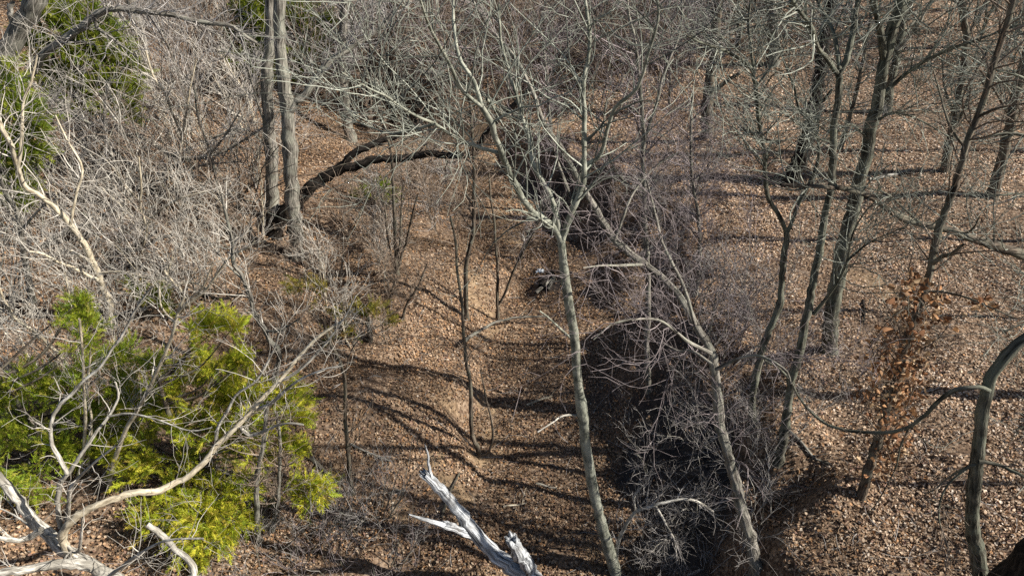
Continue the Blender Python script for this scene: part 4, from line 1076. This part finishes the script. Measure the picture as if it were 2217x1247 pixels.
scatter((1530, 180, 2190, 340), 9, 17, (1.0, 2.2), (1, 3), .5, [('olive', 'twig_green'), ('ridged', 'twig_grey')], 'shrub', 'low shrubs on the sunny slope', 60, n1=14, n2=40, n3=30)
scatter((10, 760, 420, 1060), 6, 18, (1.8, 3.0), (2, 3), .55, [('white', 'twig_pale'), ('cream', 'twig_pale')], 'shrub', 'pale shrubs among the cedar boughs', 56)
scatter((1660, 800, 1830, 900), 4, 19, (.9, 1.6), (2, 4), .7, PURP, 'low shrub', 'low shrubs at the thickest trunk', 40)
settle_labels()

# ---------------------------------------------------------------- things lying on the ground
def ground_stick(pts, w0, w1, label, mat='ridged', name='fallen_branch', lift=.03, cat='branch', ridge=.08, group=None):
    rng = np.random.default_rng(int(pts[0][0] * 7 + pts[0][1]))
    P = np.array([ground(*p) for p in pts])
    dep = depth_of(P[0])
    Q = catmull(P, max(8, len(P) * 4))
    R = np.linspace(w0, w1, len(Q)) * dep / F / 2
    Q[:, 2] = hgt(Q[:, 0], Q[:, 1]) + R * .5 + lift
    root = empty(name, P[0], label, cat, group)
    tube_obj('stem', [tubes(Q[None], R[None], 8, None, ridge, rng, .04)], M[mat], root, P[0])
    a, ra = spawn(Q[None], R[None], 5, .35, 50, .15, 5, .2, .3, 1, .006, .6, .02, rng)
    tube_obj('twigs', [tubes(a, ra, 4, None, 0, rng)], M[mat], root, P[0])['kind'] = 'stuff'
ground_stick([(1006, 757), (1043, 730), (1077, 713), (1127, 703), (1188, 700)], 8, 4, 'grey fallen branch bowed across the leafy ravine floor', lift=.25)
ground_stick([(1867, 655), (1870, 680), (1868, 705)], 7, 3, 'short black stick lying alone on the sunny right slope', 'black')
ground_stick([(1880, 392), (1920, 385), (1970, 372)], 8, 5, 'whitish fallen branch on the slope right of the thickest trunk', 'white')
ground_stick([(1600, 280), (1640, 300), (1690, 312)], 9, 6, 'dark fallen branch on the slope behind the crooked tree', 'brown')
ground_stick([(760, 965), (800, 985), (845, 1003)], 6, 4, 'thin pale stick on the lower left bank beside the lone sapling', 'white')
ground_stick([(880, 1068), (860, 1066), (845, 1070)], 5, 3, 'short pale stick left of the dead snag tip', 'white')
ground_stick([(1140, 880), (1170, 868), (1195, 860)], 5, 4, 'straight pale stick on the sunny ravine floor left of the forked tree', 'cream')
ground_stick([(1090, 1100), (1120, 1096), (1140, 1092)], 5, 3, 'straight pale stick on the ravine floor above the broken stub', 'cream')
ground_stick([(1160, 1050), (1185, 1058), (1205, 1060)], 6, 4, 'pale grey stick in the shadow stripes of the ravine floor', 'ridged')
ground_stick([(955, 1125), (975, 1070), (995, 1030)], 8, 5, 'reddish brown stick lying under the dead snag', 'brown')
ground_stick([(700, 1100), (740, 1140), (790, 1190)], 6, 3, 'long grey stick in the brambles left of the dead snag', 'ridged')
ground_stick([(640, 975), (690, 1010), (740, 1055)], 10, 6, 'dark fallen branch beside the cedar tips on the bank', 'brown')
ground_stick([(430, 640), (480, 650), (540, 640)], 8, 5, 'dark fallen branch under the thicket beside the S curved tree', 'black')
ground_stick([(1700, 935), (1740, 975), (1800, 1010)], 8, 4, 'grey fallen branch on the slope below the three limbed tree', 'ridged')
ground_stick([(2010, 1085), (2040, 1100), (2085, 1110)], 6, 3, 'dark stick on the leaves left of the nearest right hand trunk', 'brown')

# the heap of rotten wood with scraps beside the centre tree
for pts, w, lab, mt in [([(1160, 640), (1180, 622), (1200, 606)], 9, 'broken pale log end in the heap beside the forked tree', 'ridged'),
                        ([(1186, 634), (1194, 618), (1200, 604)], 8, 'grey split log in the heap beside the forked tree', 'ridged'),
                        ([(1172, 628), (1182, 612), (1196, 598)], 16, 'black rotten log in the heap beside the forked tree', 'black')]:
    ground_stick(pts, w, w * .8, lab, mt, 'rotten_log', .06, 'log', .12)
def scrap(px, py, size, label, seed):
    rng = np.random.default_rng(seed)
    g = ground(px, py)
    n = 9
    u, v = np.meshgrid(np.linspace(-1, 1, n), np.linspace(-1, 1, n))
    z = rng.normal(0, .22, (n, n)) + .75 * (1 - (u ** 2 + v ** 2) * .5)
    z = np.maximum(z, .02)
    e = 1 + .18 * rng.normal(0, 1, (n, n))
    V = np.stack([u * size * e, v * size * .75 * e, z * size * .75], -1).reshape(-1, 3)
    i = np.arange(n * n).reshape(n, n)
    Fq = np.stack([i[:-1, :-1], i[:-1, 1:], i[1:, 1:], i[1:, :-1]], -1).reshape(-1, 4)
    me = raw_mesh('plastic_scrap', V, Fq, False)
    o = link('plastic_scrap', me, M['plastic'], None, tuple(g + np.array([0, 0, .03])))
    tag(o, label, 'litter')
scrap(1170, 590, .13, 'crumpled pale blue white plastic scrap on the ravine floor', 1)
scrap(1192, 606, .07, 'smaller torn white scrap on the wood heap by the forked tree', 2)

tris = sum(len(m.polygons) * 2 for m in bpy.data.meshes)
print('LEAVES', N_LEAF, 'CEDAR', NC, 'TRIS~', tris, 'OBJ', len(bpy.data.objects))
